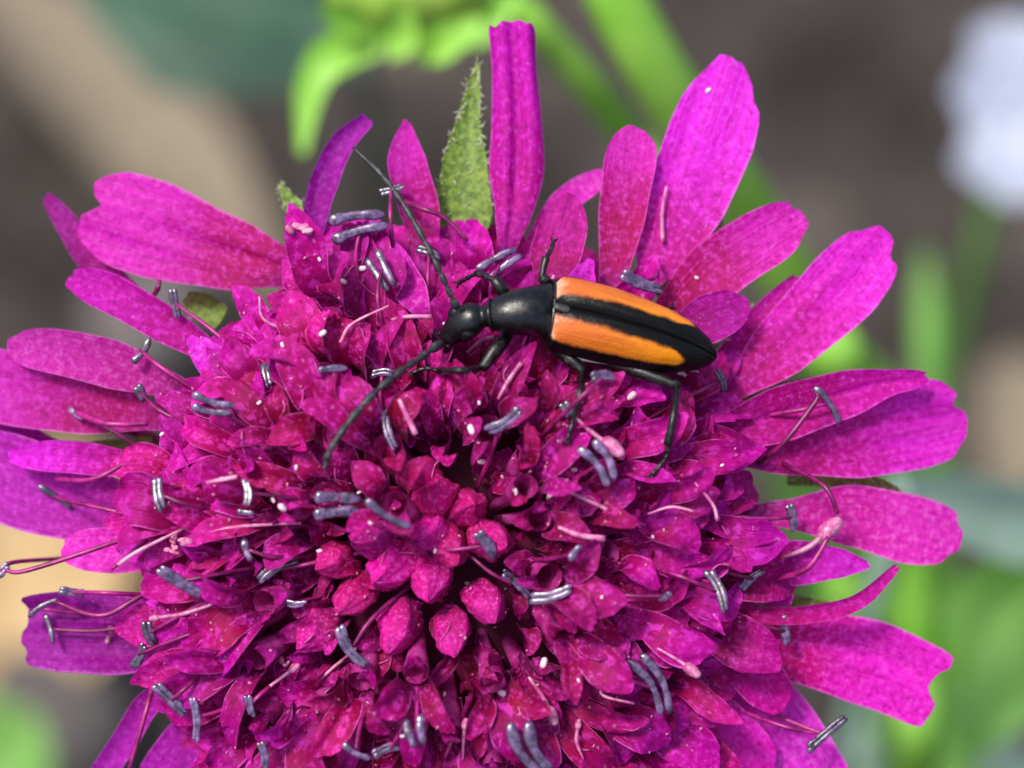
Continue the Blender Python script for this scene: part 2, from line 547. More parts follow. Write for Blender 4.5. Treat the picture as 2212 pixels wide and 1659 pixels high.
def elytron_material():
    m, nt, out = new_mat("elytron_orange_black")
    uv = N(nt, "ShaderNodeUVMap", uv_map="UVMap").outputs[0]
    sep = N(nt, "ShaderNodeSeparateXYZ")
    nt.links.new(uv, sep.inputs[0])
    u, v = sep.outputs[0], sep.outputs[1]
    tc = N(nt, "ShaderNodeTexCoord").outputs["Object"]
    nz = N(nt, "ShaderNodeTexNoise", i_Scale=28.0, i_Detail=5.0, i_Roughness=0.65)
    nt.links.new(tc, nz.inputs["Vector"])
    nn = math_n(nt, 'MULTIPLY', math_n(nt, 'SUBTRACT', nz.outputs[0], 0.5), 0.12)
    ulow = map_n(nt, v, 0.0, 0.8, 0.08, 0.24, False)
    uhigh = map_n(nt, v, 0.0, 0.5, 0.60, 0.62)
    d1 = math_n(nt, 'SUBTRACT', u, ulow)
    d2 = math_n(nt, 'SUBTRACT', uhigh, u)
    ue = math_n(nt, 'SUBTRACT', u, 0.45)
    tipv = math_n(nt, 'SUBTRACT', 0.70, math_n(nt, 'MULTIPLY', math_n(nt, 'MULTIPLY', ue, ue), 1.6))
    d3 = math_n(nt, 'MULTIPLY', math_n(nt, 'SUBTRACT', tipv, v), 2.4)
    d = math_n(nt, 'ADD', math_n(nt, 'MINIMUM', math_n(nt, 'MINIMUM', d1, d2), d3), nn)
    mask = map_n(nt, d, -0.02, 0.07)
    org = ramp_n(nt, math_n(nt, 'ADD', v, math_n(nt, 'MULTIPLY', nn, 3.0)),
                 [(0.02, (0.72, 0.40, 0.28)), (0.16, (0.58, 0.13, 0.02)), (0.65, (0.76, 0.25, 0.003))])
    st = N(nt, "ShaderNodeMapping")
    st.inputs["Scale"].default_value = (30, 4, 1)
    nt.links.new(uv, st.inputs[0])
    n2 = N(nt, "ShaderNodeTexNoise", i_Scale=1.0, i_Detail=4.0)
    nt.links.new(st.outputs[0], n2.inputs["Vector"])
    org = mix_n(nt, map_n(nt, n2.outputs[0], 0.4, 0.7, 0, 0.6), org, (0.42, 0.07, 0.006))
    blk = mix_n(nt, map_n(nt, n2.outputs[0], 0.5, 0.75, 0, 0.3), (0.004, 0.004, 0.004), (0.035, 0.037, 0.033))
    col = mix_n(nt, mask, blk, org)
    bs = N(nt, "ShaderNodeBsdfPrincipled", i_Roughness=0.38)
    nt.links.new(map_n(nt, mask, 0, 1, 0.16, 0.4), bs.inputs["Specular IOR Level"])
    nt.links.new(col, bs.inputs["Base Color"])
    vo = N(nt, "ShaderNodeTexVoronoi", i_Scale=120.0)
    nt.links.new(tc, vo.inputs["Vector"])
    bp = N(nt, "ShaderNodeBump", i_Strength=0.3, i_Distance=0.0035)
    nt.links.new(math_n(nt, 'ADD', vo.outputs["Distance"], nz.outputs[0]), bp.inputs["Height"])
    nt.links.new(bp.outputs[0], bs.inputs["Normal"])
    nt.links.new(bs.outputs[0], out.inputs[0])
    return m


MAT['soil'] = soil_material()
MAT['chitin'] = chitin_material()
MAT['legs'] = chitin_material("leg_chitin", (0.006, 0.005, 0.005), 0.30, 0.35)
MAT['antenna'] = chitin_material("antenna_chitin", (0.02, 0.02, 0.025), 0.42, 0.8)
MAT['eye'] = chitin_material("eye_chitin", (0.006, 0.006, 0.008), 0.2, 0.0)
MAT['elytron'] = elytron_material()
MAT['fuzz_glint'] = plain_material("silver_fuzz_glint", (0.45, 0.43, 0.40), (0.62, 0.58, 0.54), 30, 0.45, 0.5)  # silvery hairs, and the glint added along the wing case edge

# ------------------------------------------------------------------ ground
gv, gf = [], []
GN = 90
for i in range(GN + 1):
    for j in range(GN + 1):
        a, b = -1 + 2 * i / GN, -1 + 2 * j / GN
        x = math.copysign(abs(a) ** 2.2, a) * 900
        y = math.copysign(abs(b) ** 2.2, b) * 900 + 15
        h = noise.noise(Vector((x * 0.12, y * 0.12, 3))) * 0.9 + noise.noise(Vector((x * 0.5, y * 0.5, 7))) * 0.35
        gv.append((x, y, h - 0.4))
for i in range(GN):
    for j in range(GN):
        a = i * (GN + 1) + j
        gf.append((a, a + GN + 1, a + GN + 2, a + 1))
g = obj("ground", mesh("ground", gv, gf), MAT['soil'])
g["kind"] = "structure"

# ------------------------------------------------------------------ the flower head
APEX = (945, 1175)


def dome(px, py):
    """height of the floret mouths over the flower plane"""
    r = math.hypot(px - APEX[0], py - APEX[1]) * KPX
    return 0.10 - 0.36 * r * r


def rad_dir(px, py):
    d = Vector((px - APEX[0], -(py - APEX[1])))
    return d.normalized() if d.length > 1e-6 else Vector((1, 0))


recep_c = W(APEX[0] + 20, APEX[1] - 20, -0.62)
foot = Vector((recep_c.x + 0.4, recep_c.y + 6.5, 0.0))
foot.z = -0.3
flower = thing("magenta_flower", "large magenta pincushion flower head carrying the orange and black beetle", "flower", foot)

# receptacle and stem
V, F, U = [], [], []
nr, na = 12, 28
for i in range(nr + 1):
    th = math.pi * i / nr
    for j in range(na):
        an = 2 * math.pi * j / na
        rr = 0.74 * math.sin(th) ** 0.8
        z = 0.42 * math.cos(th) if th < math.pi / 2 else 0.22 * math.cos(th)
        V.append(RCAM.to_3x3() @ Vector((rr * math.cos(an), rr * math.sin(an), z)))
for i in range(nr):
    for j in range(na):
        k = (j + 1) % na
        F.append((i * na + j, (i + 1) * na + j, (i + 1) * na + k, i * na + k))
obj("receptacle", mesh("receptacle", V, F), MAT['receptacle'], flower, Matrix.Translation(recep_c))
ax = wdir((0, 0, -1))
tube("stem", [recep_c + ax * 0.1, recep_c + ax * 1.2, recep_c + ax * 3.5 + Vector((0, 0, -1.5)),
              Vector((foot.x, foot.y - 0.6, 8)), foot + Vector((0, 0, -0.2))], [0.1, 0.085, 0.09, 0.11, 0.13], MAT['stem'], flower, 10, 30)

CAMZ = wdir((0, 0, 1))


def ray(pts, widths, mat='ray', z=(-0.30, -0.36, -0.42), base_in=150, **kw):
    """one ray floret: a thin tube out of the head and its long petal. pts: picture points from throat to tip"""
    cx, cy = pts[0][0] - pts[1][0], pts[0][1] - pts[1][1]
    cl = math.hypot(cx, cy)
    claw = kw.pop('claw', 85)
    pts = [(pts[0][0] + cx / cl * claw, pts[0][1] + cy / cl * claw)] + list(pts)
    widths = [widths[0] * 0.42, widths[0] * 0.8] + list(widths[1:])
    n = len(pts)
    zz = [interp(list(z), i / (n - 1)) for i in range(n)]
    zz[0] -= 0.05
    P = [W(p[0], p[1], zz[i]) for i, p in enumerate(pts)]
    ws = [w * KPX for w in widths]
    tilt = kw.pop('tilt', (0, 0, 1))
    nrm = wdir(tilt)
    # tube of the floret
    b0 = pts[0]
    d = rad_dir(*b0)
    q = (b0[0] - d.x * base_in, b0[1] + d.y * base_in)
    r0 = max(0.02, ws[0] * 0.3)
    fl = tube("ray_floret", [W(q[0], q[1], zz[0] - 0.35), W((q[0] + b0[0]) / 2, (q[1] + b0[1]) / 2, zz[0] - 0.1), P[0].lerp(P[1], 0.12) - CAMZ * 0.01],
              [0.018, 0.024, r0], MAT['tube'], flower, 8, 10)
    seed = rng.randrange(10 ** 6)
    V, F, U = petal_data([p - P[0] for p in P], ws, nrm, seed=seed, nu=19, nv=26, **kw)
    obj("petal", mesh("petal", V, F, U), MAT[mat], fl, Matrix.Translation(P[0]))
    return fl


# --- petals round the head, clockwise from the top
ray([(1098, 520), (1112, 430), (1118, 290), (1112, 160), (1104, 42)], [70, 100, 152, 140, 128, 135], 'ray_deep', (-0.30, -0.36, -0.40), tipr=0.05, roll=0.75, ripple=0.12, fold=0.3, e=3)
ray([(1405, 600), (1455, 490), (1520, 330), (1592, 128)], [55, 130, 195, 200, 170], 'ray', (-0.32, -0.38, -0.44), tipr=0.2, cup=0.12, ripple=0.05, notch=[(0.75, 0.05, 0.15)], wob=0.02)
ray([(1325, 590), (1345, 460), (1358, 360), (1372, 272)], [80, 108, 120, 105], 'ray', (-0.28, -0.34, -0.37), tipr=0.22, cup=0.2)
ray([(1190, 590), (1210, 510), (1235, 418)], [85, 118, 112, 85], 'ray_deep', (-0.22, -0.28, -0.3), tipr=0.3, cup=0.15, ripple=0.06)
ray([(1140, 540), (1215, 440), (1310, 372)], [40, 62, 60], 'ray_pale', (-0.34, -0.42, -0.46), tipr=0.2)
ray([(1430, 690), (1540, 590), (1640, 520), (1735, 462)], [90, 140, 140, 110], 'ray', (-0.28, -0.34, -0.36), tipr=0.18, cup=0.18)
ray([(1440, 735), (1530, 690), (1618, 655)], [70, 110, 95], 'ray_deep', (-0.22, -0.25, -0.27), tipr=0.25, cup=0.2)
ray([(1555, 800), (1645, 690), (1728, 598)], [60, 74, 62, 40], 'ray_deep', (-0.36, -0.40, -0.42), tipr=0.12, cup=0.3)
ray([(1575, 850), (1690, 745), (1820, 620), (1918, 500)], [60, 140, 178, 160], 'ray', (-0.33, -0.38, -0.43), tipr=0.22, cup=0.12, ripple=0.05, notch=[(0.5, 0.03, 0.2)])
ray([(1580, 930), (1760, 872), (1910, 828), (2004, 816)], [90, 125, 110, 55, 34], 'ray_deep', (-0.27, -0.32, -0.34), tipr=0.08, cup=0.35, fold=0.2)
ray([(1620, 985), (1780, 955), (1950, 922), (2092, 900)], [50, 130, 190, 200, 170], 'ray', (-0.33, -0.38, -0.44), tipr=0.12, cup=0.08, ripple=0.09, notch=[(-0.35, 0.04, 0.2)])
ray([(1700, 1110), (1840, 1115), (1960, 1140), (2078, 1165)], [80, 145, 160, 125], 'ray_pale', (-0.36, -0.42, -0.46), tipr=0.15, cup=0.1)
ray([(1660, 1215), (1780, 1215), (1880, 1222)], [85, 105, 70, 20], 'ray', (-0.3, -0.34, -0.36), tipr=0.1, cup=0.25)
ray([(1600, 1270), (1660, 1280), (1712, 1298)], [60, 66, 30], 'ray', (-0.28, -0.3, -0.3), tipr=0.1, cup=0.2)
ray([(1600, 1330), (1730, 1328), (1850, 1300), (1940, 1222)], [34, 40, 40, 34, 20], 'ray_deep', (-0.25, -0.26, -0.2), tipr=0.06, cup=0.5)
ray([(1560, 1375), (1720, 1395), (1880, 1435), (2030, 1495)], [80, 160, 200, 190], 'ray', (-0.33, -0.38, -0.44), tipr=0.05, cup=0.08, ripple=0.08, notch=[(-0.1, 0.03, 0.4)], e=4)
ray([(1560, 1430), (1630, 1490), (1700, 1590), (1800, 1740)], [80, 140, 165, 160], 'ray_pale', (-0.34, -0.40, -0.46), tipr=0.1, cup=0.12)
ray([(1570, 1370), (1630, 1450), (1690, 1535)], [80, 115, 90], 'ray_deep', (-0.25, -0.28, -0.3), tipr=0.2, cup=0.3)
ray([(1420, 1470), (1520, 1570), (1640, 1700)], [100, 190, 200], 'ray', (-0.28, -0.34, -0.38), tipr=0.2, cup=0.15)
ray([(1300, 1520), (1360, 1610), (1430, 1730)], [90, 150, 160], 'ray', (-0.26, -0.32, -0.36), tipr=0.2, cup=0.2)
# left half
ray([(680, 480), (700, 400), (738, 315), (798, 256)], [70, 66, 56, 36], 'ray_violet', (-0.30, -0.34, -0.33), tipr=0.03, cup=0.6)
ray([(930, 560), (905, 450), (880, 350), (876, 258)], [60, 92, 88, 26], 'ray', (-0.30, -0.35, -0.38), tipr=0.1, cup=0.3)
ray([(600, 575), (490, 545), (340, 500), (178, 448)], [120, 170, 225, 215], 'ray', (-0.32, -0.38, -0.42), tipr=0.14, cup=-0.12, ripple=0.1, notch=[(0.1, 0.05, 0.12)], fold=0.14)
ray([(290, 640), (200, 560), (150, 490), (98, 420)], [64, 70, 56, 34], 'ray_violet', (-0.46, -0.48, -0.5), tipr=0.1, cup=0.4)
ray([(470, 770), (350, 695), (240, 635), (145, 600)], [60, 86, 90, 66], 'ray_deep', (-0.3, -0.34, -0.36), tipr=0.15, cup=0.35)
ray([(360, 830), (250, 790), (120, 758), (14, 748)], [80, 110, 100, 76], 'ray_pale', (-0.30, -0.34, -0.36), tipr=0.14, cup=0.2)
ray([(330, 900), (180, 870), (20, 838), (-110, 800)], [80, 140, 170, 150], 'ray', (-0.34, -0.4, -0.44), tipr=0.15, cup=0.12)
ray([(330, 1010), (200, 992), (110, 985), (15, 985)], [64, 74, 70, 44], 'ray', (-0.3, -0.34, -0.35), tipr=0.14, cup=0.25)
ray([(380, 1160), (230, 1105), (80, 1055), (-120, 990)], [100, 160, 210, 200], 'ray_violet', (-0.36, -0.42, -0.48), tipr=0.15, cup=0.12)
ray([(370, 1200), (250, 1190), (132, 1188)], [70, 105, 85], 'ray_pale', (-0.27, -0.32, -0.34), tipr=0.2, cup=0.15)
ray([(420, 1380), (300, 1370), (160, 1362), (44, 1365)], [100, 150, 180, 185, 160], 'ray_violet', (-0.33, -0.38, -0.40), tipr=0.09, cup=0.3, ripple=0.22, fold=0.35, notch=[(0.25, 0.05, 0.22)], e=3.2, wob=0.03)
ray([(390, 1460), (320, 1520), (270, 1600), (200, 1700)], [40, 60, 60, 60], 'ray_violet', (-0.34, -0.42, -0.44), tipr=0.1, cup=0.4)
ray([(470, 1530), (400, 1610), (330, 1720)], [80, 120, 130], 'ray_violet', (-0.32, -0.4, -0.44), tipr=0.2, cup=0.2)
ray([(640, 1560), (570, 1640), (500, 1760)], [90, 140, 150], 'ray', (-0.26, -0.33, -0.36), tipr=0.2, cup=0.2)
ray([(80, 920), (50, 935), (-60, 900)], [24, 26, 26], 'ray_violet', (-0.5, -0.5, -0.5), tipr=0.1, cup=0.4, base_in=260)
ray([(130, 965), (80, 945), (30, 920)], [30, 34, 26], 'ray_violet', (-0.5, -0.5, -0.5), tipr=0.1, cup=0.4, base_in=260)

# --- smaller petals between the head and the long ones
NT = 46
for k in range(NT):
    an = 2 * math.pi * (k + R(-0.3, 0.3)) / NT
    c_, s_ = math.cos(an), math.sin(an)
    if s_ > 0.93:
        continue
    ry_ = 570 if s_ > 0 else 470
    r_in = 1.0 / math.sqrt((c_ / 460) ** 2 + (s_ / ry_) ** 2) * R(0.86, 1.12)
    r_out = r_in + R(150, 260)
    a2 = an + R(-0.12, 0.12)
    am = (an + a2) / 2 + R(-0.04, 0.04)
    P3 = [(APEX[0] + 15 + rr_ * math.cos(q), APEX[1] + rr_ * math.sin(q)) for rr_, q in ((r_in, an), ((r_in + r_out) / 2, am), (r_out, a2))]
    if min(math.hypot(p[0] - 1540, p[1] - 720) for p in P3) < 110 or min(math.hypot(p[0] - 1010, p[1] - 480) for p in P3) < 90:
        continue
    wq = R(56, 98)
    ray(P3, [wq * 0.55, wq, wq * 0.95, wq * 0.7], rng.choice(('ray_deep', 'ray_deep', 'ray', 'ray_pale' if c_ < 0 else 'ray')),
        (-0.17 + R(-.04, .03), -0.20 + R(-.04, .04), -0.24 + R(-.06, .06)), base_in=120, claw=50, tipr=R(0.2, 0.35), cup=R(0.1, 0.4), ripple=R(0.03, 0.14), wob=0.03)

# --- disc florets: funnel with four or five lobes, lobes share a few meshes
NL = 10
lobe_meshes, lobe_data = {'disc': [], 'disc_outer': []}, []
for k in range(NL):
    ln_ = R(0.125, 0.185)
    wd = R(0.062, 0.098)
    lift = R(0.01, 0.04)
    curl = R(-0.02, 0.05)
    sp = [Vector((0, 0, -0.035)), Vector((ln_ * 0.3, R(-.008, .008), lift * 0.6)), Vector((ln_ * 0.65, R(-.012, .012), lift)), Vector((ln_, R(-.02, .02), lift - curl))]
    V, F, U = petal_data(sp, [wd * 0.45, wd * 0.85, wd, wd * 0.72], Vector((0, 0, 1)), cup=R(0.15, 0.55), ripple=R(0.06, 0.2),
                         tipr=R(0.3, 0.55), seed=k + 50, nu=11, nv=11, wob=0.035, fold=R(0, 0.3), e=R(1.5, 2.1))
    lobe_data.append((V, F, U))
    for mk in lobe_meshes:
        me = mesh("petal", V, F, U)
        me.materials.append(MAT[mk])
        lobe_meshes[mk].append(me)
V, F, U = tube_data([Vector((0, 0, z)) for z in (-0.42, -0.25, -0.12, -0.05, 0.0)], [0.016, 0.02, 0.03, 0.038, 0.04], 10, False)
funnel_data = (V, F, U)
funnel = mesh("disc_floret", V, F, U)
funnel.materials.append(MAT['tube'])


def frame_z(axis, spin):
    z = axis.normalized()
    x = Vector((0, 0, 1)).cross(z)
    if x.length < 1e-4:
        x = Vector((1, 0, 0))
    x.normalize()
    y = z.cross(x)
    M = Matrix((x, y, z)).transposed().to_4x4()
    return M @ Matrix.Rotation(spin, 4, 'Z')


# the beetle's footprint: florets below it stay low
BAX = [(960, 735), (1060, 692), (1195, 680), (1370, 715), (1540, 775)]


def beetle_dist(px, py):
    best = 1e9
    for a, b in zip(BAX, BAX[1:]):
        ax_, ay = a
        bx, by = b
        t = max(0, min(1, ((px - ax_) * (bx - ax_) + (py - ay) * (by - ay)) / ((bx - ax_) ** 2 + (by - ay) ** 2)))
        best = min(best, math.hypot(px - ax_ - t * (bx - ax_), py - ay - t * (by - ay)))
    return best


def disc_floret(px, py, lobes=4, scale=1.0, dz=0.0, acc=None):
    r = math.hypot(px - APEX[0], py - APEX[1]) * KPX
    d = rad_dir(px, py)
    th = math.radians(8 + 52 * min(1, r / 0.95) + R(-8, 8))
    z = dome(px, py) + dz + R(-0.03, 0.03)
    bd = beetle_dist(px, py)
    if bd < 210:
        z -= 0.24 * (1 - bd / 210) + 0.05
    a = Vector((d.x * math.sin(th) + R(-.08, .08), d.y * math.sin(th) + R(-.08, .08), math.cos(th)))
    M = MCAM @ Matrix.Translation(L(px, py, z)) @ frame_z(a, R(0, 6.28)) @ Matrix.Scale(scale, 4)
    if acc is None:
        fl = obj("disc_floret", funnel, None, flower, M)
    else:
        fl = None
        Mi = MCAM.inverted() @ M
    # bearing of the outward direction in floret space
    loc = (M.to_3x3().inverted() @ (RCAM.to_3x3() @ Vector((d.x, d.y, 0))))
    out_a = math.atan2(loc.y, loc.x)
    mk = 'disc_outer' if r + R(-.15, .15) > 0.55 else 'disc'
    thd = math.degrees(th)
    for q in range(lobes):
        off = (0, 0.95, -0.95, math.pi)[q] if r > 0.22 else q * math.pi / 2
        an = out_a + off + R(-0.25, 0.25)
        if r > 0.22:
            big = (1.2 + 0.65 * min(1, r), 1.0 + 0.4 * r, 1.0 + 0.4 * r, 0.62)[q]
            rise = (thd * 0.85 + R(-14, 18), R(15, 58), R(15, 58), R(20, 60))[q]
        else:
            big, rise = 0.95, R(15, 60)
        s = big * R(0.85, 1.15)
        LM = (M @ Matrix.Rotation(an, 4, 'Z') @ Matrix.Translation((0.030, 0, 0)) @ Matrix.Rotation(-math.radians(rise), 4, 'Y')
              @ Matrix.Diagonal((s, s * R(0.8, 1.1), s, 1)))
        kq = rng.randrange(NL)
        if acc is None:
            obj("petal", lobe_meshes[mk][kq], None, fl, LM)
        else:
            LMi = MCAM.inverted() @ LM
            acc[mk].add(([LMi @ v for v in lobe_data[kq][0]], lobe_data[kq][1], lobe_data[kq][2]))
    return fl


BUDS = [(770, 1165, 58), (818, 1248, 66), (925, 1290, 58), (690, 1228, 46), (842, 1398, 52), (985, 1212, 54), (1065, 1338, 50),
        (1022, 1092, 58), (905, 1165, 60), (935, 1055, 56), (905, 1010, 50), (1085, 1180, 52), (735, 1320, 46), (650, 1395, 50), (980, 1410, 46)]

# golden-angle layout of the open florets


def head_r(an):
    """reach of the open florets from the apex; an is measured clockwise in the picture"""
    c, sn = math.cos(an), math.sin(an)
    ry = 680 if sn > 0 else 555
    return 1.0 / math.sqrt((c / (560 if c > 0 else 535)) ** 2 + (sn / ry) ** 2)


NF = 68
for k in range(NF):
    an = k * 2.399963 + 0.5
    rr = head_r(an) * math.sqrt((k + 0.5) / NF)
    px, py = APEX[0] + 20 * rr / 690 + rr * math.cos(an) + R(-14, 14), APEX[1] + rr * math.sin(an) + R(-14, 14)
    if min(math.hypot(px - b[0], py - b[1]) - b[2] for b in BUDS) < 18:
        continue
    if py > 1790:
        continue
    disc_floret(px, py, 4, R(0.95, 1.2))
for px, py in ((948, 940), (1140, 985), (1165, 1120), (1160, 1235), (600, 1120), (560, 1330)):
    disc_floret(px, py, 4, 1.0, -0.03)
# the crowded florets underneath, seen only through the gaps
under = {'disc': Acc(), 'disc_outer': Acc()}
for k in range(150):
    an = k * 2.399963 + 1.9
    rr = head_r(an) * (0.14 + 0.86 * math.sqrt((k + 0.5) / 150))
    px, py = APEX[0] + 20 + rr * math.cos(an) + R(-20, 20), APEX[1] + rr * math.sin(an) + R(-20, 20)
    if py > 1800:
        continue
    nb_ = min(math.hypot(px - b[0], py - b[1]) - b[2] for b in BUDS)
    disc_floret(px, py, 4, R(0.95, 1.25) if nb_ > 30 else 0.8, -0.11 if nb_ > 30 else -0.2, under)
for mk in under:
    uo = obj("crowded_florets", under[mk].make("crowded_florets"), MAT[mk], flower, MCAM)
    uo["kind"] = "stuff"

# --- closed buds in the middle: four folded petals over a ball
bud_meshes = []
nv_, na_ = 16, 40
for kb in range(5):
    V, F, U = [], [], []
    tw, sh = R(0.5, 1.6), R(0, 1)
    for i in range(nv_ + 1):
        t = i / nv_
        for j in range(na_):
            an = 2 * math.pi * j / na_
            if t < 0.45:
                rr = 0.35 + 0.65 * math.sin(t / 0.45 * math.pi / 2)
            else:
                rr = math.cos((t - 0.45) / 0.55 * math.pi / 2) ** 0.9
            z = -2.6 + 3.5 * t
            c4 = (an * 4 / (2 * math.pi) + t * tw + sh) % 1.0
            ridge = 0.86 + 0.2 * c4 ** 1.4 - 0.10 * math.exp(-((c4 - 0.5) / 0.12) ** 2)
            q = Vector((rr * ridge * math.cos(an), rr * ridge * math.sin(an) * 0.9, z))
            nz_ = noise.noise(q * 1.3 + Vector((kb * 9, 0, 0))) * 0.16 + noise.noise(q * 4.5 + Vector((0, kb * 7, 0))) * 0.07
            q.x *= 1 + nz_
            q.y *= 1 + nz_
            q.z += 0.25 * noise.noise(q * 0.9 + Vector((0, 0, kb * 5))) + (0.16 * (c4 - 0.5) if t > 0.6 else 0)
            V.append(q)
            U.append((0.5 + 0.48 * (2 * c4 - 1), t))
    for i in range(nv_):
        for j in range(na_):
            k = (j + 1) % na_
            F.append((i * na_ + j, i * na_ + k, (i + 1) * na_ + k, (i + 1) * na_ + j))
    me = mesh("floret_bud", V, F, U)
    me.materials.append(MAT['bud'])
    bud_meshes.append(me)
for (bx, by, br) in BUDS:
    r = math.hypot(bx - APEX[0], by - APEX[1]) * KPX
    d = rad_dir(bx, by)
    th = 0.25 + 1.0 * r
    a = Vector((d.x * math.sin(th), d.y * math.sin(th) - 0.15, math.cos(th)))
    s = br * KPX * 0.98
    M = MCAM @ Matrix.Translation(L(bx, by, dome(bx, by) - 0.03 + R(-0.03, 0.04))) @ frame_z(a, R(0, 6)) @ Matrix.Diagonal((s, s, s * R(0.85, 1.1), 1)) @ Matrix.Translation((0, 0, -0.6))
    obj("floret_bud", rng.choice(bud_meshes), None, flower, M)


# --- the surface that the loose things lie on
Minv = MCAM.inverted()
bv, bf = [], []
for o_, m_ in WM.items():
    if o_.type == 'MESH' and o_.name.split('.')[0] in ('petal', 'disc_floret', 'floret_bud', 'crowded_florets', 'ray_floret', 'receptacle'):
        mm, base_i = Minv @ m_, len(bv)
        bv.extend(mm @ v.co for v in o_.data.vertices)
        bf.extend(tuple(base_i + i for i in p.vertices) for p in o_.data.polygons)
TREE = BVHTree.FromPolygons(bv, bf)
EYE = Vector((0, 0, DIST))


def surf(px, py, miss=None):
    h = TREE.ray_cast(EYE, (L(px, py, 0) - EYE).normalized())
    if h[0] is None:
        return miss
    return h[0].z


def surf_max(pts, miss=-0.32):
    zs_ = [surf(p[0], p[1], miss) for p in pts]
    zs_.sort()
    return zs_[-1] * 0.7 + zs_[len(zs_) // 2] * 0.3


# --- stamens: thread and two-lobed anther, where the photograph shows them
def stamen(ax_, ay, bx, by, w=26, dz=0.10, double=False, base=None, pale=False, thread=True):
    mx, my = (ax_ + bx) / 2, (ay + by) / 2
    z = surf_max([(ax_ + (bx - ax_) * q / 4, ay + (by - ay) * q / 4) for q in range(5)]) + dz
    A, B = W(ax_, ay, z + R(-0.02, 0.02)), W(bx, by, z + R(-0.02, 0.02))
    M_ = (A + B) / 2
    d = rad_dir(mx, my)
    if base is None:
        q = R(150, 240)
        base = (mx - d.x * q + R(-30, 30), my + d.y * q + R(-30, 30))
    bz = surf(base[0], base[1], -0.4) - 0.12
    Bs = W(base[0], base[1], bz)
    mid = Bs.lerp(M_, 0.6) + CAMZ * R(0.02, 0.08) + Vector((R(-.03, .03), 0, R(-.03, .03)))
    st = tube("stamen", [Bs, mid, M_], [0.008, 0.0075, 0.006], MAT['filament'], flower, 6, 12)
    r = w * KPX * 0.5 * (0.60 if double else 0.54)
    t = (B - A).normalized()
    side = t.cross(CAMZ).normalized()
    acc = Acc()
    sep_ = r * (1.0 if double else 0.66)
    spread = R(0.2, 0.7) if double else R(-0.1, 0.15)
    ln_a = (B - A).length
    bend = R(-0.12, 0.12) * ln_a
    ph1, ph2 = R(0, 6), R(0, 6)
    single = (not double) and rng.random() < 0.35
    if single:
        r *= 1.25
    for sgn in ((0.25,) if single else (-1, 1)):
        a1 = A + side * (sgn * sep_ * (1 + spread)) + t * R(-0.06, 0.08) * ln_a
        b1 = B + side * (sgn * sep_ * R(0.75, 1.0)) + t * R(-0.1, 0.05) * ln_a
        lift = CAMZ * R(-0.3, 0.3) * r
        P_, R_ = [], []
        for i in range(13):
            q = i / 12
            tt = 0.5 - 0.5 * math.cos(math.pi * q)
            P_.append(a1.lerp(b1, tt) + side * (bend * math.sin(math.pi * tt)) + lift)
            k = min(tt, 1 - tt) * ln_a / r
            k = math.sqrt(max(0.02, 1 - (1 - min(1, k)) ** 2))
            R_.append(r * k * (0.9 + 0.12 * math.sin(tt * 9 + ph1) + 0.08 * math.sin(tt * 19 + ph2)) * (1.08 - 0.25 * tt))
        v_, f_, u_ = tube_data(P_, R_, 10, True, 1.0, CAMZ)
        # a groove runs down the face of each lobe
        for i in range(13):
            v_[i * 10] = v_[i * 10].lerp(P_[i], 0.42)
            v_[i * 10 + 1] = v_[i * 10 + 1].lerp(P_[i], 0.05)
        acc.add((v_, f_, u_))
    obj("anther", acc.make("anther", M_), MAT['anther'] if not pale else MAT['style'], st, Matrix.Translation(M_))
    return st


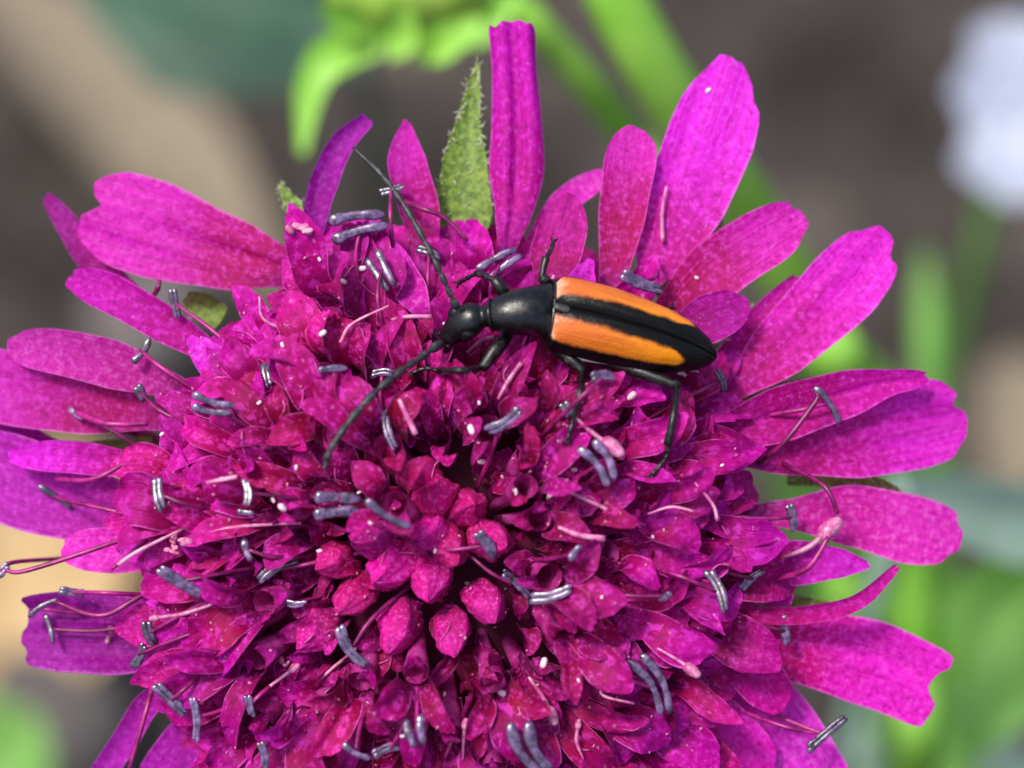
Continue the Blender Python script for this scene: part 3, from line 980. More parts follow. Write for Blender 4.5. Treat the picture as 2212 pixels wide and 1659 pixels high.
AN = [(715, 500, 840, 474, 44, 1), (802, 548, 845, 622, 34, 1), (1040, 597, 1120, 545, 34, 1), (818, 418, 872, 400, 24, 0),
      (688, 800, 752, 795, 28, 0), (575, 783, 582, 836, 30, 0), (410, 862, 506, 884, 30, 1),
      (798, 812, 852, 806, 24, 0), (830, 878, 855, 972, 24, 0), (1045, 932, 1122, 884, 32, 0), (1264, 960, 1320, 1046, 36, 1),
      (1276, 818, 1328, 814, 28, 0), (680, 1094, 782, 1090, 48, 1), (795, 1080, 886, 1136, 28, 0), (340, 1030, 353, 1106, 30, 0),
      (528, 1036, 532, 1092, 24, 0), (508, 1104, 548, 1108, 22, 0), (528, 1160, 546, 1216, 26, 0), (555, 1256, 652, 1205, 30, 0), (340, 1226, 436, 1286, 32, 0),
      (1030, 1152, 1068, 1206, 34, 0), (1084, 1234, 1150, 1296, 28, 0), (1146, 1292, 1242, 1268, 32, 0), (1228, 1214, 1256, 1178, 26, 0),
      (730, 1344, 798, 1446, 30, 0), (614, 1300, 662, 1302, 22, 0), (1528, 1234, 1566, 1322, 28, 0), (1604, 1272, 1652, 1230, 26, 0),
      (1368, 1420, 1442, 1552, 36, 1), (1690, 1330, 1702, 1396, 26, 0), (1742, 1622, 1826, 1550, 26, 0), (1122, 1558, 1180, 1670, 48, 1),
      (336, 1480, 402, 1546, 30, 0), (414, 1500, 422, 1604, 22, 0), (286, 1440, 312, 1388, 26, 0), (316, 1340, 336, 1392, 30, 0),
      (98, 1326, 116, 1392, 22, 0), (56, 1336, 128, 1294, 20, 0), (126, 1276, 184, 1282, 24, 0), (-10, 1246, 20, 1218, 26, 0),
      (152, 882, 184, 902, 26, 0), (84, 1050, 152, 1096, 24, 0), (284, 782, 322, 730, 26, 0), (294, 832, 314, 866, 30, 0),
      (1758, 834, 1812, 912, 26, 0), (1704, 1084, 1716, 1152, 28, 0), (738, 1602, 800, 1636, 24, 0), (800, 1634, 882, 1610, 26, 0),
      (892, 1546, 908, 1618, 36, 1), (534, 1500, 546, 1548, 24, 0), (560, 1600, 570, 1664, 24, 0), (372, 622, 386, 690, 24, 0),
      (902, 538, 952, 556, 24, 0), (1450, 1280, 1420, 1296, 26, 0), (1215, 870, 1232, 905, 34, 0), (1548, 800, 1565, 845, 20, 0)]
for (a0, a1, b0, b1, w, dbl) in AN:
    stamen(a0, a1, b0, b1, w, R(0.03, 0.06), bool(dbl))
stamen(1338, 588, 1432, 626, 34, 0.16, False, base=(1420, 560))

# long dark threads that stand clear of the head
for pts, z, r in [([(440, 1100), (250, 1170), (60, 1232), (10, 1232)], -0.2, 0.008), ([(480, 1180), (300, 1290), (215, 1330), (120, 1300)], -0.18, 0.009),
                  ([(400, 1090), (300, 1180), (240, 1230)], -0.17, 0.008), ([(340, 1440), (320, 1520), (280, 1659)], -0.2, 0.009),
                  ([(1640, 1000), (1690, 960), (1760, 870), (1765, 850)], -0.2, 0.009), ([(1690, 1000), (1780, 1050), (1810, 1110)], -0.2, 0.008),
                  ([(1640, 1260), (1740, 1230), (1790, 1160)], -0.16, 0.011), ([(1560, 1520), (1680, 1565), (1760, 1585)], -0.25, 0.007),
                  ([(860, 430), (910, 450), (960, 470), (1010, 520)], -0.2, 0.009), ([(120, 1035), (200, 1035), (290, 990)], -0.22, 0.009),
                  ([(165, 890), (230, 915), (320, 915)], -0.22, 0.011), ([(1020, 1500), (985, 1580), (960, 1640)], -0.02, 0.01),
                  ([(580, 1640), (640, 1560), (720, 1480)], -0.1, 0.009), ([(330, 640), (340, 625), (345, 605)], -0.25, 0.009)]:
    b = pts[0]
    tube("filament", [W(b[0], b[1], z - 0.15)] + [W(p[0], p[1], z) for p in pts[1:]], [r, r, r * 0.8], MAT['filament'], flower, 6, 16)


# --- styles: pale thread with a small club-shaped head
def style(pts, z, r0, head, dz=0.0):
    P = [W(p[0], p[1], z + dz * i) for i, p in enumerate(pts)]
    s = tube("style", P, [r0 * 0.45, r0 * 0.7, r0 * R(0.6, 0.9)], MAT['style'], flower, 7, 12)
    t = (P[-1] - P[-2]).normalized()
    if head:
        h = head * KPX
        acc = Acc()
        acc.add(capsule_data(P[-1] - t * h * 1.3, P[-1] + t * h * 0.5, h * 0.6, 8, 7))
        acc.add(capsule_data(P[-1] - t * h * 0.5 + CAMZ * h * 0.2, P[-1] + t * h * 0.7 + CAMZ * h * 0.3, h * 0.45, 8, 7))
        obj("stigma", acc.make("stigma", P[-1]), MAT['style'], s, Matrix.Translation(P[-1]))
    return s


def dz_(p, d):
    return max(dome(*p), -0.4) + d


for pts, h, r, dz in [([(1238, 898), (1280, 935), (1330, 972)], 30, 0.011, 0.16), ([(1690, 1205), (1750, 1180), (1800, 1135)], 34, 0.014, 0.14),
                      ([(1142, 1462), (1175, 1510), (1195, 1552)], 22, 0.010, 0.12), ([(1420, 1400), (1470, 1430), (1500, 1452)], 22, 0.008, 0.12),
                      ([(650, 1130), (500, 1140), (400, 1172)], 16, 0.009, 0.12), ([(500, 1290), (400, 1325), (330, 1335)], 12, 0.010, 0.12),
                      ([(400, 1140), (300, 1190), (255, 1220)], 0, 0.010, 0.12), ([(845, 690), (880, 684), (932, 684)], 0, 0.010, 0.14),
                      ([(862, 862), (880, 900), (898, 938)], 0, 0.013, 0.14), ([(1076, 862), (1100, 820), (1126, 784)], 0, 0.011, 0.14),
                      ([(446, 1042), (480, 1036), (512, 1030)], 0, 0.010, 0.14), ([(1206, 1138), (1250, 1156), (1306, 1164)], 0, 0.012, 0.15),
                      ([(1440, 402), (1430, 460), (1432, 522)], 0, 0.009, 0.22), ([(1008, 762), (1040, 736), (1068, 728)], 0, 0.010, 0.14),
                      ([(560, 640), (570, 690), (640, 720)], 0, 0.007, 0.12), ([(840, 660), (760, 700), (735, 740)], 0, 0.007, 0.10),
                      ([(1260, 1640), (1245, 1600), (1250, 1560)], 12, 0.008, 0.12), ([(1000, 1640), (1002, 1590), (1006, 1560)], 14, 0.008, 0.12),
                      ([(1370, 1520), (1300, 1500), (1310, 1460)], 0, 0.006, 0.14), ([(1400, 1110), (1450, 1095), (1500, 1105)], 0, 0.007, 0.13),
                      ([(1500, 1040), (1540, 1090), (1550, 1125)], 0, 0.007, 0.13), ([(480, 1560), (560, 1500), (640, 1440)], 14, 0.008, 0.12),
                      ([(620, 1540), (700, 1460), (770, 1400)], 0, 0.008, 0.10), ([(1200, 1050), (1290, 1090), (1310, 1100)], 0, 0.007, 0.13)]:
    style(pts, surf_max(pts) + 0.02, r, h)

# dried pink floret tips
for (x, y, n, s) in [(650, 490, 5, 26), (385, 1180, 7, 20), (240, 1370, 5, 18), (620, 1445, 4, 16), (1195, 610, 4, 14)]:
    acc = Acc()
    c = W(x, y, surf(x, y, -0.3) + 0.015)
    for q in range(n):
        a = c + wdir((R(-1, 1), R(-1, 1), R(-.3, .6))) * s * KPX * R(0.3, 1)
        b = a + wdir((R(-1, 1), R(-0.2, 1), R(-.3, .6))) * s * KPX * R(0.7, 1.4)
        acc.add(capsule_data(a, b, s * KPX * R(0.22, 0.4), 7, 6, R(0.5, 1.0)))
    obj("withered_floret", acc.make("withered_floret", c), MAT['crumb'], flower, Matrix.Translation(c))

# --- pollen grains that can be picked out one by one
gm = Acc()
gm.add(capsule_data(Vector((-1, 0, 0)), Vector((1, 0, 0)), 0.62, 8, 7, 1.0))
grain_me = gm.make("pollen_grain")
grain_me.materials.append(MAT['pollen'])
GR = [(1018, 928), (1040, 997), (1187, 1073), (1113, 1063), (742, 608), (782, 580), (697, 720), (1365, 856), (1175, 1432), (1085, 1497),
      (790, 1078), (610, 1097), (775, 1064), (1072, 945), (1240, 1015), (1560, 1005), (350, 938), (1530, 195), (1505, 600), (960, 1500),
      (1300, 1290), (590, 1080), (640, 1010), (1160, 1480), (560, 870), (1720, 590), (480, 1035), (700, 1010), (1035, 870), (870, 1590),
      (1250, 1470), (1085, 1030), (940, 1190), (800, 1130), (1010, 1260), (690, 1190), (960, 700), (1410, 1160), (690, 560), (610, 745)]
for i, (x, y) in enumerate(GR):
    s = KPX * (R(8, 13) if i < 12 else R(4, 8))
    z = surf(x, y)
    if z is None:
        continue
    z += s * 0.4
    M = MCAM @ Matrix.Translation(L(x, y, z)) @ Euler((R(-1, 1), R(-.6, .6), R(0, 6))).to_matrix().to_4x4() @ Matrix.Scale(s, 4)
    obj("pollen_grain", grain_me, None, flower, M)

# --- loose dust and fine shrivelled threads over the florets: nobody could count them
acc = Acc()
for k in range(380):
    rr, an = 700 * math.sqrt(rng.random()), R(0, 6.283)
    x, y = APEX[0] + rr * math.cos(an), APEX[1] + rr * math.sin(an)
    if beetle_dist(x, y) < 130:
        continue
    s = KPX * R(1.6, 4.6)
    zs_ = surf(x, y)
    if zs_ is None:
        continue
    c = L(x, y, zs_ + s * 0.4)
    d = Vector((R(-1, 1), R(-1, 1), R(-.4, .4))).normalized()
    acc.add(capsule_data(c - d * s, c + d * s, s * 0.7, 5, 4))
dust = obj("pollen_dust", acc.make("pollen_dust"), MAT['crumb'], flower, MCAM)
dust["kind"] = "stuff"
acc = Acc()
for k in range(90):
    rr, an = 720 * math.sqrt(rng.random()), R(0, 6.283)
    x, y = APEX[0] + rr * math.cos(an), APEX[1] + rr * math.sin(an)
    if beetle_dist(x, y) < 130:
        continue
    d = rad_dir(x, y)
    l = R(25, 70)
    sa = R(-1.1, 1.1)
    dd = Vector((d.x * math.cos(sa) - d.y * math.sin(sa), d.x * math.sin(sa) + d.y * math.cos(sa)))
    bend = R(-12, 12)
    Q = [(x, y), (x + dd.x * l * .5 + dd.y * bend, y - dd.y * l * .5 + dd.x * bend), (x + dd.x * l, y - dd.y * l)]
    zq = [surf(q[0], q[1]) for q in Q]
    if None in zq or max(zq) - min(zq) > 0.05:
        continue
    P = [L(q[0], q[1], z_ + 0.004) for q, z_ in zip(Q, zq)]
    P = spline(P, 7)
    r = R(0.0014, 0.0032)
    acc.add(tube_data(P, [r * 0.6, r, r * 1.2, r, r * 1.2, r, r * 0.4], 5))
fz = obj("shrivelled_threads", acc.make("shrivelled_threads"), MAT['shred'], flower, MCAM)
fz["kind"] = "stuff"


# --- green bracts under the head, hairy
def bract(pts, widths, z, mat='bract', hairs=60, cup=0.3, hl=0.022, **kw):
    n = len(pts)
    P = [W(p[0], p[1], interp(list(z), i / (n - 1))) for i, p in enumerate(pts)]
    V, F, U = petal_data([p - P[0] for p in P], [w * KPX for w in widths], CAMZ, cup=cup, tipr=0.05, seed=rng.randrange(9999), nu=9, nv=22, **kw)
    b = obj("bract", mesh("bract", V, F, U), MAT[mat], flower, Matrix.Translation(P[0]))
    acc = Acc()
    for k in range(hairs):
        f = rng.choice(F)
        p = V[f[0]].lerp(V[f[2]], rng.random())
        if rng.random() < 0.5:
            row = rng.randrange(1, 22)
            p = V[row * 9 + rng.choice((0, 8))]
        d = wdir((R(-1, 1), R(-1, 1), R(0.2, 1)))
        l = hl * R(0.4, 1.2)
        acc.add(tube_data([p, p + d * l * 0.6, p + d * l + wdir((0, 1, 0)) * l * 0.2], [0.002, 0.0014, 0.0005], 4))
    h = obj("hairs", acc.make("hairs"), MAT['hair'], b, Matrix.Translation(P[0]))
    h["kind"] = "stuff"
    return b


bract([(985, 560), (1000, 430), (1010, 280), (1032, 130)], [90, 140, 100, 50, 12], (-0.40, -0.44, -0.46), hairs=150)
bract([(665, 500), (635, 450), (603, 396)], [44, 40, 14], (-0.46, -0.48, -0.5), hairs=40)
bract([(1480, 1400), (1560, 1490), (1620, 1590), (1700, 1720)], [60, 85, 80, 60], (-0.36, -0.44, -0.5), hairs=60)
bract([(1700, 1030), (1820, 1035), (1900, 1050), (1965, 1075)], [40, 40, 34, 10], (-0.46, -0.48, -0.5), hairs=90)
bract([(1560, 1270), (1640, 1292), (1740, 1308), (1830, 1310)], [40, 50, 40, 10], (-0.36, -0.42, -0.45), hairs=40)
bract([(480, 690), (440, 665), (400, 640)], [60, 70, 30], (-0.5, -0.52, -0.55), hairs=20)
bract([(1480, 800), (1550, 730), (1625, 655)], [26, 30, 12], (-0.30, -0.36, -0.40), hairs=30)
bract([(1600, 880), (1690, 850), (1790, 815)], [40, 50, 16], (-0.40, -0.44, -0.46), hairs=30)
bract([(1420, 640), (1500, 560), (1560, 470)], [40, 60, 16], (-0.46, -0.5, -0.55), hairs=30)
bract([(330, 960), (230, 968), (140, 970)], [40, 36, 10], (-0.5, -0.55, -0.6), hairs=20)
bract([(1040, 990), (1080, 1020), (1120, 1010)], [30, 40, 20], (-0.2, -0.18, -0.16), hairs=10, hl=0.02)

# ------------------------------------------------------------------ the beetle
UPB = Vector((0.05, 0.27, 0.96)).normalized()      # its back, in camera-aligned axes


def bz(px, py):
    return dome(px, py) + 0.24


# spine from mouth to tail: px, py, half width, half height up, down (picture units), z offset
ST = [(948, 741, 9, 8, 10, -.055), (962, 731, 20, 16, 20, -.045), (982, 714, 30, 26, 30, -.03), (1002, 697, 38, 35, 36, -.015), (1020, 688, 39, 37, 36, -.005),
      (1034, 685, 31, 31, 30, 0.0), (1044, 684, 22, 24, 26, 0.0), (1053, 683, 23, 25, 28, 0.005), (1063, 682, 33, 33, 36, 0.01), (1085, 679, 44, 43, 44, 0.015), (1115, 675, 51, 50, 48, 0.015),
      (1145, 672, 54, 50, 48, 0.015), (1170, 671, 60, 46, 48, 0.01), (1188, 673, 67, 36, 50, 0.0), (1200, 676, 58, 26, 52, 0.0), (1230, 684, 66, 20, 58, -0.01), (1290, 699, 68, 18, 58, -0.015), (1360, 717, 64, 16, 50, -0.02),
      (1430, 737, 54, 14, 40, -0.03), (1490, 756, 38, 12, 28, -0.04), (1528, 770, 15, 8, 14, -0.05)]
Zb = 0.005
cb = L(1290, 700, Zb)
croot = MCAM @ L(1250, 720, Zb - 0.16)
beetle = thing("longhorn_beetle", "slender black beetle with orange wing cases walking on the magenta flower", "beetle", croot)


def bstation(i):
    px, py, hw, hu, hd, dz = ST[i]
    return L(px, py, Zb + dz), hw * KPX, hu * KPX, hd * KPX


def bframe(i):
    a = bstation(max(0, i - 1))[0]
    b = bstation(min(len(ST) - 1, i + 1))[0]
    T = (b - a).normalized()
    S = UPB.cross(T).normalized()      # to the beetle's side
    Uv = T.cross(S).normalized()
    if Uv.dot(UPB) < 0:
        Uv = -Uv
    return T, S, Uv


def to_obj(name, V, F, U, mat, parent, origin_cam):
    return obj(name, mesh(name, [v - origin_cam for v in V], F, U), mat, parent, MCAM @ Matrix.Translation(origin_cam))


V, F, U = [], [], []
nb = 20
for i in range(len(ST)):
    c, hw, hu, hd = bstation(i)
    T, S, Uv = bframe(i)
    for j in range(nb):
        an = 2 * math.pi * j / nb
        ca, sa = math.cos(an), math.sin(an)
        ex = 0.9
        V.append(c + S * (math.copysign(abs(ca) ** ex, ca) * hw) + Uv * (math.copysign(abs(sa) ** ex, sa) * (hu if sa > 0 else hd)))
        U.append((j / nb, i / (len(ST) - 1)))
for i in range(len(ST) - 1):
    for j in range(nb):
        k = (j + 1) % nb
        F.append((i * nb + j, (i + 1) * nb + j, (i + 1) * nb + k, i * nb + k))
F.append(tuple(range(nb)))
F.append(tuple((len(ST) - 1) * nb + j for j in range(nb - 1, -1, -1)))
body = to_obj("body", V, F, U, MAT['chitin'], beetle, cb)
mod = body.modifiers.new("subsurf", 'SUBSURF')
mod.levels = mod.render_levels = 1

# collar ring on the neck, hind rim of the pronotum
for i, rr in ((8, 1.05), (13, 1.03)):
    c, hw, hu, hd = bstation(i)
    T, S, Uv = bframe(i)
    P = [c + S * (math.cos(a) * hw * rr) + Uv * (math.sin(a) * (hu if math.sin(a) > 0 else hd) * rr) for a in [math.pi * q / 14 for q in range(15)]]
    V, F, U = tube_data(P, [0.006] * 15, 6)
    to_obj("collar_rim", V, F, U, MAT['chitin'], beetle, cb)

# wing cases
EL = [(1186, 672, 0.76, .10), (1200, 675, 0.96, .14), (1235, 683, 1.0, .17), (1300, 699, 0.98, .185), (1360, 716, 0.93, .18), (1420, 733, 0.84, .165), (1470, 748, 0.70, .14), (1510, 762, 0.48, .10), (1534, 771, 0.26, .06), (1545, 776, 0.05, .02)]
ELW = 0.121




def elytron(sgn):
    nv2, nu2 = 30, 12
    V, F, U = [], [], []
    rows = []
    cs = spline([L(e[0], e[1], Zb - 0.01 - 0.035 * k / 9) for k, e in enumerate(EL)], nv2 + 1)
    ws = [interp([e[2] for e in EL], k / nv2) * ELW for k in range(nv2 + 1)]
    hs = [interp([e[3] for e in EL], k / nv2) * 0.62 for k in range(nv2 + 1)]
    for inner in (0, 1):
        for i in range(nv2 + 1):
            T = (cs[min(i + 1, nv2)] - cs[max(i - 1, 0)]).normalized()
            S = UPB.cross(T).normalized() * sgn
            Uv = (UPB - T * UPB.dot(T)).normalized()
            th = 0.006 * inner
            for j in range(nu2 + 1):
                u = j / nu2
                a = u * math.radians(104)
                y = math.sin(a) ** 0.85 * (ws[i] - th) + 0.0012
                z = (math.cos(a) if a < math.pi / 2 else math.cos(a) * 1.2) * (hs[i] - th)
                z -= 0.010 * math.exp(-(u / 0.05) ** 2) * (1 if i > 2 else 0.4)    # the seam dips
                if i < 6:
                    z += 0.010 * math.exp(-((u - 0.62) / 0.22) ** 2) * math.exp(-((i - 3) / 2.2) ** 2)   # shoulder knob
                V.append(cs[i] + S * y + Uv * z)
                U.append((u, i / nv2))
    w = nu2 + 1
    off = (nv2 + 1) * w
    for i in range(nv2):
        for j in range(nu2):
            q = (i * w + j, i * w + j + 1, (i + 1) * w + j + 1, (i + 1) * w + j)
            F.append(q if sgn < 0 else q[::-1])
            q2 = tuple(x + off for x in q)
            F.append(q2[::-1] if sgn < 0 else q2)
        for j in (0, nu2):
            F.append((i * w + j, (i + 1) * w + j, (i + 1) * w + j + off, i * w + j + off))
    for j in range(nu2):
        for i in (0, nv2):
            F.append((i * w + j, i * w + j + 1, i * w + j + 1 + off, i * w + j + off))
    return to_obj("wing_case", V, F, U, MAT['elytron'], beetle, cb)


elytron(-1)
elytron(1)
# pale tube added as the glint along the near wing case's lower edge
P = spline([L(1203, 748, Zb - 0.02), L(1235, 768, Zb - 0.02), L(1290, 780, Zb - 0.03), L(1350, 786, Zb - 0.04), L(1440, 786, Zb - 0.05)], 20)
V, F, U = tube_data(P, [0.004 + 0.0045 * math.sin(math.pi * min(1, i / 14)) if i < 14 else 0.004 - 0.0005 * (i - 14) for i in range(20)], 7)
to_obj("wing_edge_glint", V, F, U, MAT['fuzz_glint'], beetle, cb)
# scutellum
c = L(1212, 664, Zb + 0.085)
V, F, U = capsule_data(c - Vector((0.022, -0.006, 0)), c + Vector((0.028, -0.008, 0)), 0.012, 10, 8, 0.4, UPB)
to_obj("scutellum", V, F, U, MAT['antenna'], beetle, c)

# eyes, mouthparts, palps
T, S, Uv = bframe(3)
c, hw, hu, hd = bstation(3)
for sgn in (-1, 1):
    e = c + S * (sgn * hw * 0.66) + Uv * hu * 0.2
    V, F, U = capsule_data(e - T * 0.03 - Uv * 0.012, e + T * 0.026 + Uv * 0.012, 0.026, 14, 10, 1.0)
    to_obj("eye", V, F, U, MAT['eye'], beetle, e)
c, hw, hu, hd = bstation(1)
T, S, Uv = bframe(1)
for sgn in (-1, 1):
    P = [c + S * sgn * 0.02, c - T * 0.03 + S * sgn * 0.03 - Uv * 0.01, c - T * 0.055 + S * sgn * 0.012 - Uv * 0.02]
    V, F, U = tube_data(spline(P, 8), [0.012, 0.012, 0.011, 0.010, 0.009, 0.008, 0.006, 0.003], 7)
    to_obj("mandible", V, F, U, MAT['chitin'], beetle, c)
    P = [c + S * sgn * 0.03 - Uv * 0.03, c - T * 0.035 + S * sgn * 0.05 - Uv * 0.04, c - T * 0.05 + S * sgn * 0.045 - Uv * 0.075]
    V, F, U = tube_data(spline(P, 9), [0.006, 0.007, 0.006, 0.007, 0.008, 0.006, 0.008, 0.009, 0.004], 6)
    to_obj("palp", V, F, U, MAT['legs'], beetle, c)


# antennae with eleven joints
def antenna(pts, zs, r):
    P = [L(p[0], p[1], z) for p, z in zip(pts, zs)]
    n = 56
    sp = spline(P, n)
    rad = []
    for i in range(n):
        t = i / (n - 1)
        s = (t * 11) % 1.0
        k = 0.5 + 0.5 * math.sin(math.pi * min(1, s * 1.02)) ** 0.5 if 0.01 < t < 0.99 else 0.5
        if t < 0.09:
            k *= 1.35
        rad.append(r * k * (1.0 + 0.15 * math.sin(t * 3.1)) * (1 if t < 0.93 else 0.75))
    V, F, U = tube_data(sp, rad, 8)
    to_obj("antenna", V, F, U, MAT['antenna'], beetle, P[0])


antenna([(988, 668), (962, 612), (930, 545), (880, 455), (828, 382), (762, 318)], [0.04, 0.07, 0.07, 0.04, 0.0, -0.06], 0.0098)
antenna([(956, 738), (905, 775), (860, 806), (800, 858), (742, 928), (710, 980), (704, 1012)], [-0.01, 0.07, 0.13, 0.18, 0.22, 0.23, 0.20], 0.0112)


# legs: thigh, shin, jointed foot
def leg(hip, knee, ankle, toes, r=(0.026, 0.016, 0.011)):
    """each point (px, py, z)"""
    r = tuple(q * 0.86 for q in r)

    def clear(p, m=0.02):
        return (p[0], p[1], max(p[2], min(surf(p[0], p[1], -9) + m, p[2] + 0.16)))
    ankle = clear(ankle)
    toes = [clear(p, 0.012) for p in toes]
    shin_mid = clear(tuple((knee[i] + ankle[i]) / 2 for i in range(3)), 0.025)
    H, Kn, A = (L(*p) for p in (hip, knee, ankle))
    Tq = [L(*p) for p in toes]
    fem = spline([H, H.lerp(Kn, 0.5) + Vector((0, 0.004, 0.012)), Kn], 12)
    V, F, U = tube_data(fem, [r[0] * (0.55 + 0.45 * math.sin(math.pi * (0.12 + 0.8 * i / 11))) for i in range(12)], 10)
    lg = to_obj("leg", V, F, U, MAT['legs'], beetle, H)
    tib = spline([Kn + (H - Kn).normalized() * 0.006, L(*shin_mid), A], 12)
    V, F, U = tube_data(tib, [r[1] * (0.72 + 0.28 * i / 11) for i in range(12)], 8)
    to_obj("shin", V, F, U, MAT['legs'], lg, Kn)
    n = 24
    sp = spline([A] + Tq, n)
    rad = []
    for i in range(n):
        s = (i / (n - 1) * 4) % 1.0
        rad.append(r[2] * (0.55 + 0.5 * s))
    rad[-1] = r[2] * 0.5
    V, F, U = tube_data(sp, rad, 7)
    acc = Acc()
    acc.add((V, F, U))
    e = sp[-1]
    t = (sp[-1] - sp[-3]).normalized()
    sd = t.cross(Vector((0, 0, 1))).normalized()
    for sgn in (-1, 1):
        acc.add(tube_data(spline([e, e + t * 0.012 + sd * sgn * 0.010, e + t * 0.020 + sd * sgn * 0.010 - Vector((0, 0, 0.008))], 5), [0.004, 0.004, 0.003, 0.002, 0.001], 5))
    to_obj("foot", acc.v, acc.f, acc.u, MAT['legs'], lg, A)


zz = Zb
leg((1100, 720, zz - 0.05), (1040, 798, zz + 0.0), (950, 802, zz + 0.0), [(920, 796, zz - 0.02), (890, 806, zz - 0.06)], (0.028, 0.015, 0.010))
leg((1100, 650, zz - 0.05), (1066, 602, zz - 0.02), (1030, 590, zz - 0.10), [(1010, 600, zz - 0.13), (990, 612, zz - 0.16)], (0.026, 0.014, 0.010))
leg((1190, 745, zz - 0.07), (1262, 802, zz - 0.02), (1246, 880, zz + 0.07), [(1236, 915, zz + 0.08), (1226, 950, zz + 0.08)], (0.028, 0.014, 0.010))
leg((1190, 620, zz - 0.07), (1168, 600, zz - 0.02), (1180, 556, zz - 0.04), [(1190, 540, zz - 0.08), (1196, 520, zz - 0.12)], (0.022, 0.015, 0.010))
leg((1270, 770, zz - 0.08), (1468, 834, zz + 0.0), (1442, 962, zz + 0.03), [(1438, 990, zz + 0.04), (1408, 1026, zz + 0.04)], (0.028, 0.016, 0.011))
leg((1300, 690, zz - 0.09), (1400, 690, zz - 0.13), (1430, 676, zz - 0.2), [(1440, 670, zz - 0.22), (1452, 664, zz - 0.24)], (0.022, 0.013, 0.010))

# pale fringe along the breast and belly, fine hairs over the back
acc = Acc()
for k in range(120):
    t = rng.random()
    i = 12 + t * 7.5
    i0 = int(i)
    c, hw, hu, hd = bstation(i0)
    c2 = bstation(min(i0 + 1, len(ST) - 1))[0]
    T, S, Uv = bframe(i0)
    p = c.lerp(c2, i - i0)
    sd = S if S.y < 0 else -S
    p = p + sd * hw * 0.92 - Uv * hd * R(0.15, 0.5)
    d = (T * R(0.6, 1.2) + sd * R(0.1, 0.6) - Uv * R(0, 0.5)).normalized()
    l = R(0.012, 0.03)
    acc.add(tube_data([p, p + d * l * 0.6, p + d * l], [0.0022, 0.0018, 0.0006], 4))
for k in range(0):
    i = R(13, 19)
    i0 = int(i)
    c, hw, hu, hd = bstation(i0)
    T, S, Uv = bframe(i0)
    p = c.lerp(bstation(min(i0 + 1, len(ST) - 1))[0], i - i0)
    a = R(0.0, math.pi)
    if i0 >= 12:
        a = rng.choice((R(0, 0.25), math.pi - R(0, 0.25)))
    p = p + S * math.cos(a) * hw + Uv * math.sin(a) * hu
    d = (T * 0.6 + S * math.cos(a) + Uv * math.sin(a)).normalized()
    l = R(0.006, 0.014)
    acc.add(tube_data([p, p + d * l], [0.0008, 0.0003], 3))
hb = obj("hairs", mesh("hairs", [v - cb for v in acc.v], acc.f, acc.u), MAT['fuzz_glint'], beetle, MCAM @ Matrix.Translation(cb))
hb["kind"] = "stuff"

# ------------------------------------------------------------------ plants behind
# green bud with its stalk, above the flower
bc = W(885, 10, -3.6)
gp = ground_pt(1500, 300)
gp.z = -0.3
budplant = thing("green_flower_bud", "round pale green flower bud with a drooping pointed bract on a thin stalk", "flower bud", gp)
V, F, U = [], [], []
for i in range(13):
    t = i / 12
    for j in range(24):
        an = 2 * math.pi * j / 24
        rr = math.sin(math.pi * (0.06 + 0.94 * t)) ** 0.7 * (1 + 0.07 * math.cos(an * 8))
        V.append(RCAM.to_3x3() @ Vector((rr * math.cos(an) * 0.36, -0.19 + 0.44 * t + 0.03 * math.cos(an * 8) * t, rr * math.sin(an) * 0.36)))
for i in range(12):
    for j in range(24):
        k = (j + 1) % 24
        F.append((i * 24 + j, i * 24 + k, (i + 1) * 24 + k, (i + 1) * 24 + j))
obj("bud_head", mesh("bud_head", V, F), MAT['budgreen'], budplant, Matrix.Translation(bc))
for pts, ws, zs in [([(820, 95), (720, 120), (672, 190), (650, 335)], [60, 95, 70, 20], (-3.45, -3.4, -3.4)),
                    ([(800, 60), (740, 40), (690, 10)], [60, 70, 20], (-3.4, -3.3, -3.2)),
                    ([(900, 110), (960, 90), (1040, 40)], [60, 90, 30], (-3.4, -3.2, -3.1)),
                    ([(830, 100), (860, 70), (880, 10)], [70, 100, 40], (-3.3, -3.2, -3.1)),
                    ([(980, 80), (1050, 60), (1120, -20)], [50, 70, 20], (-3.5, -3.5, -3.5))]:
    n = len(pts)
    P = [W(p[0], p[1], interp(list(zs), i / (n - 1))) for i, p in enumerate(pts)]
    V, F, U = petal_data([p - P[0] for p in P], [w * KPX * 1.42 for w in ws], CAMZ, cup=0.3, tipr=0.05, seed=rng.randrange(999))
    obj("bract", mesh("bract", V, F, U), MAT['stem'], budplant, Matrix.Translation(P[0]))
tube("stalk", [W(960, 60, -3.7), W(1100, 20, -3.8), W(1190, 90, -3.9), W(1350, 280, -4.6), W(1500, 480, -7), gp], [0.09, 0.085, 0.08, 0.08, 0.09, 0.12], MAT['stem'], budplant, 10, 36)


def gstem(label, pts, r, end, mat='stem'):
    P = [W(*p) for p in pts]
    e = ground_pt(*end)
    e.z = -0.4
    P.append(e)
    t = thing("green_plant", label, "plant", e, "green plants behind the flower")
    tube("stem", P[::-1], r[::-1], MAT[mat], t, 12, 40)
    return t


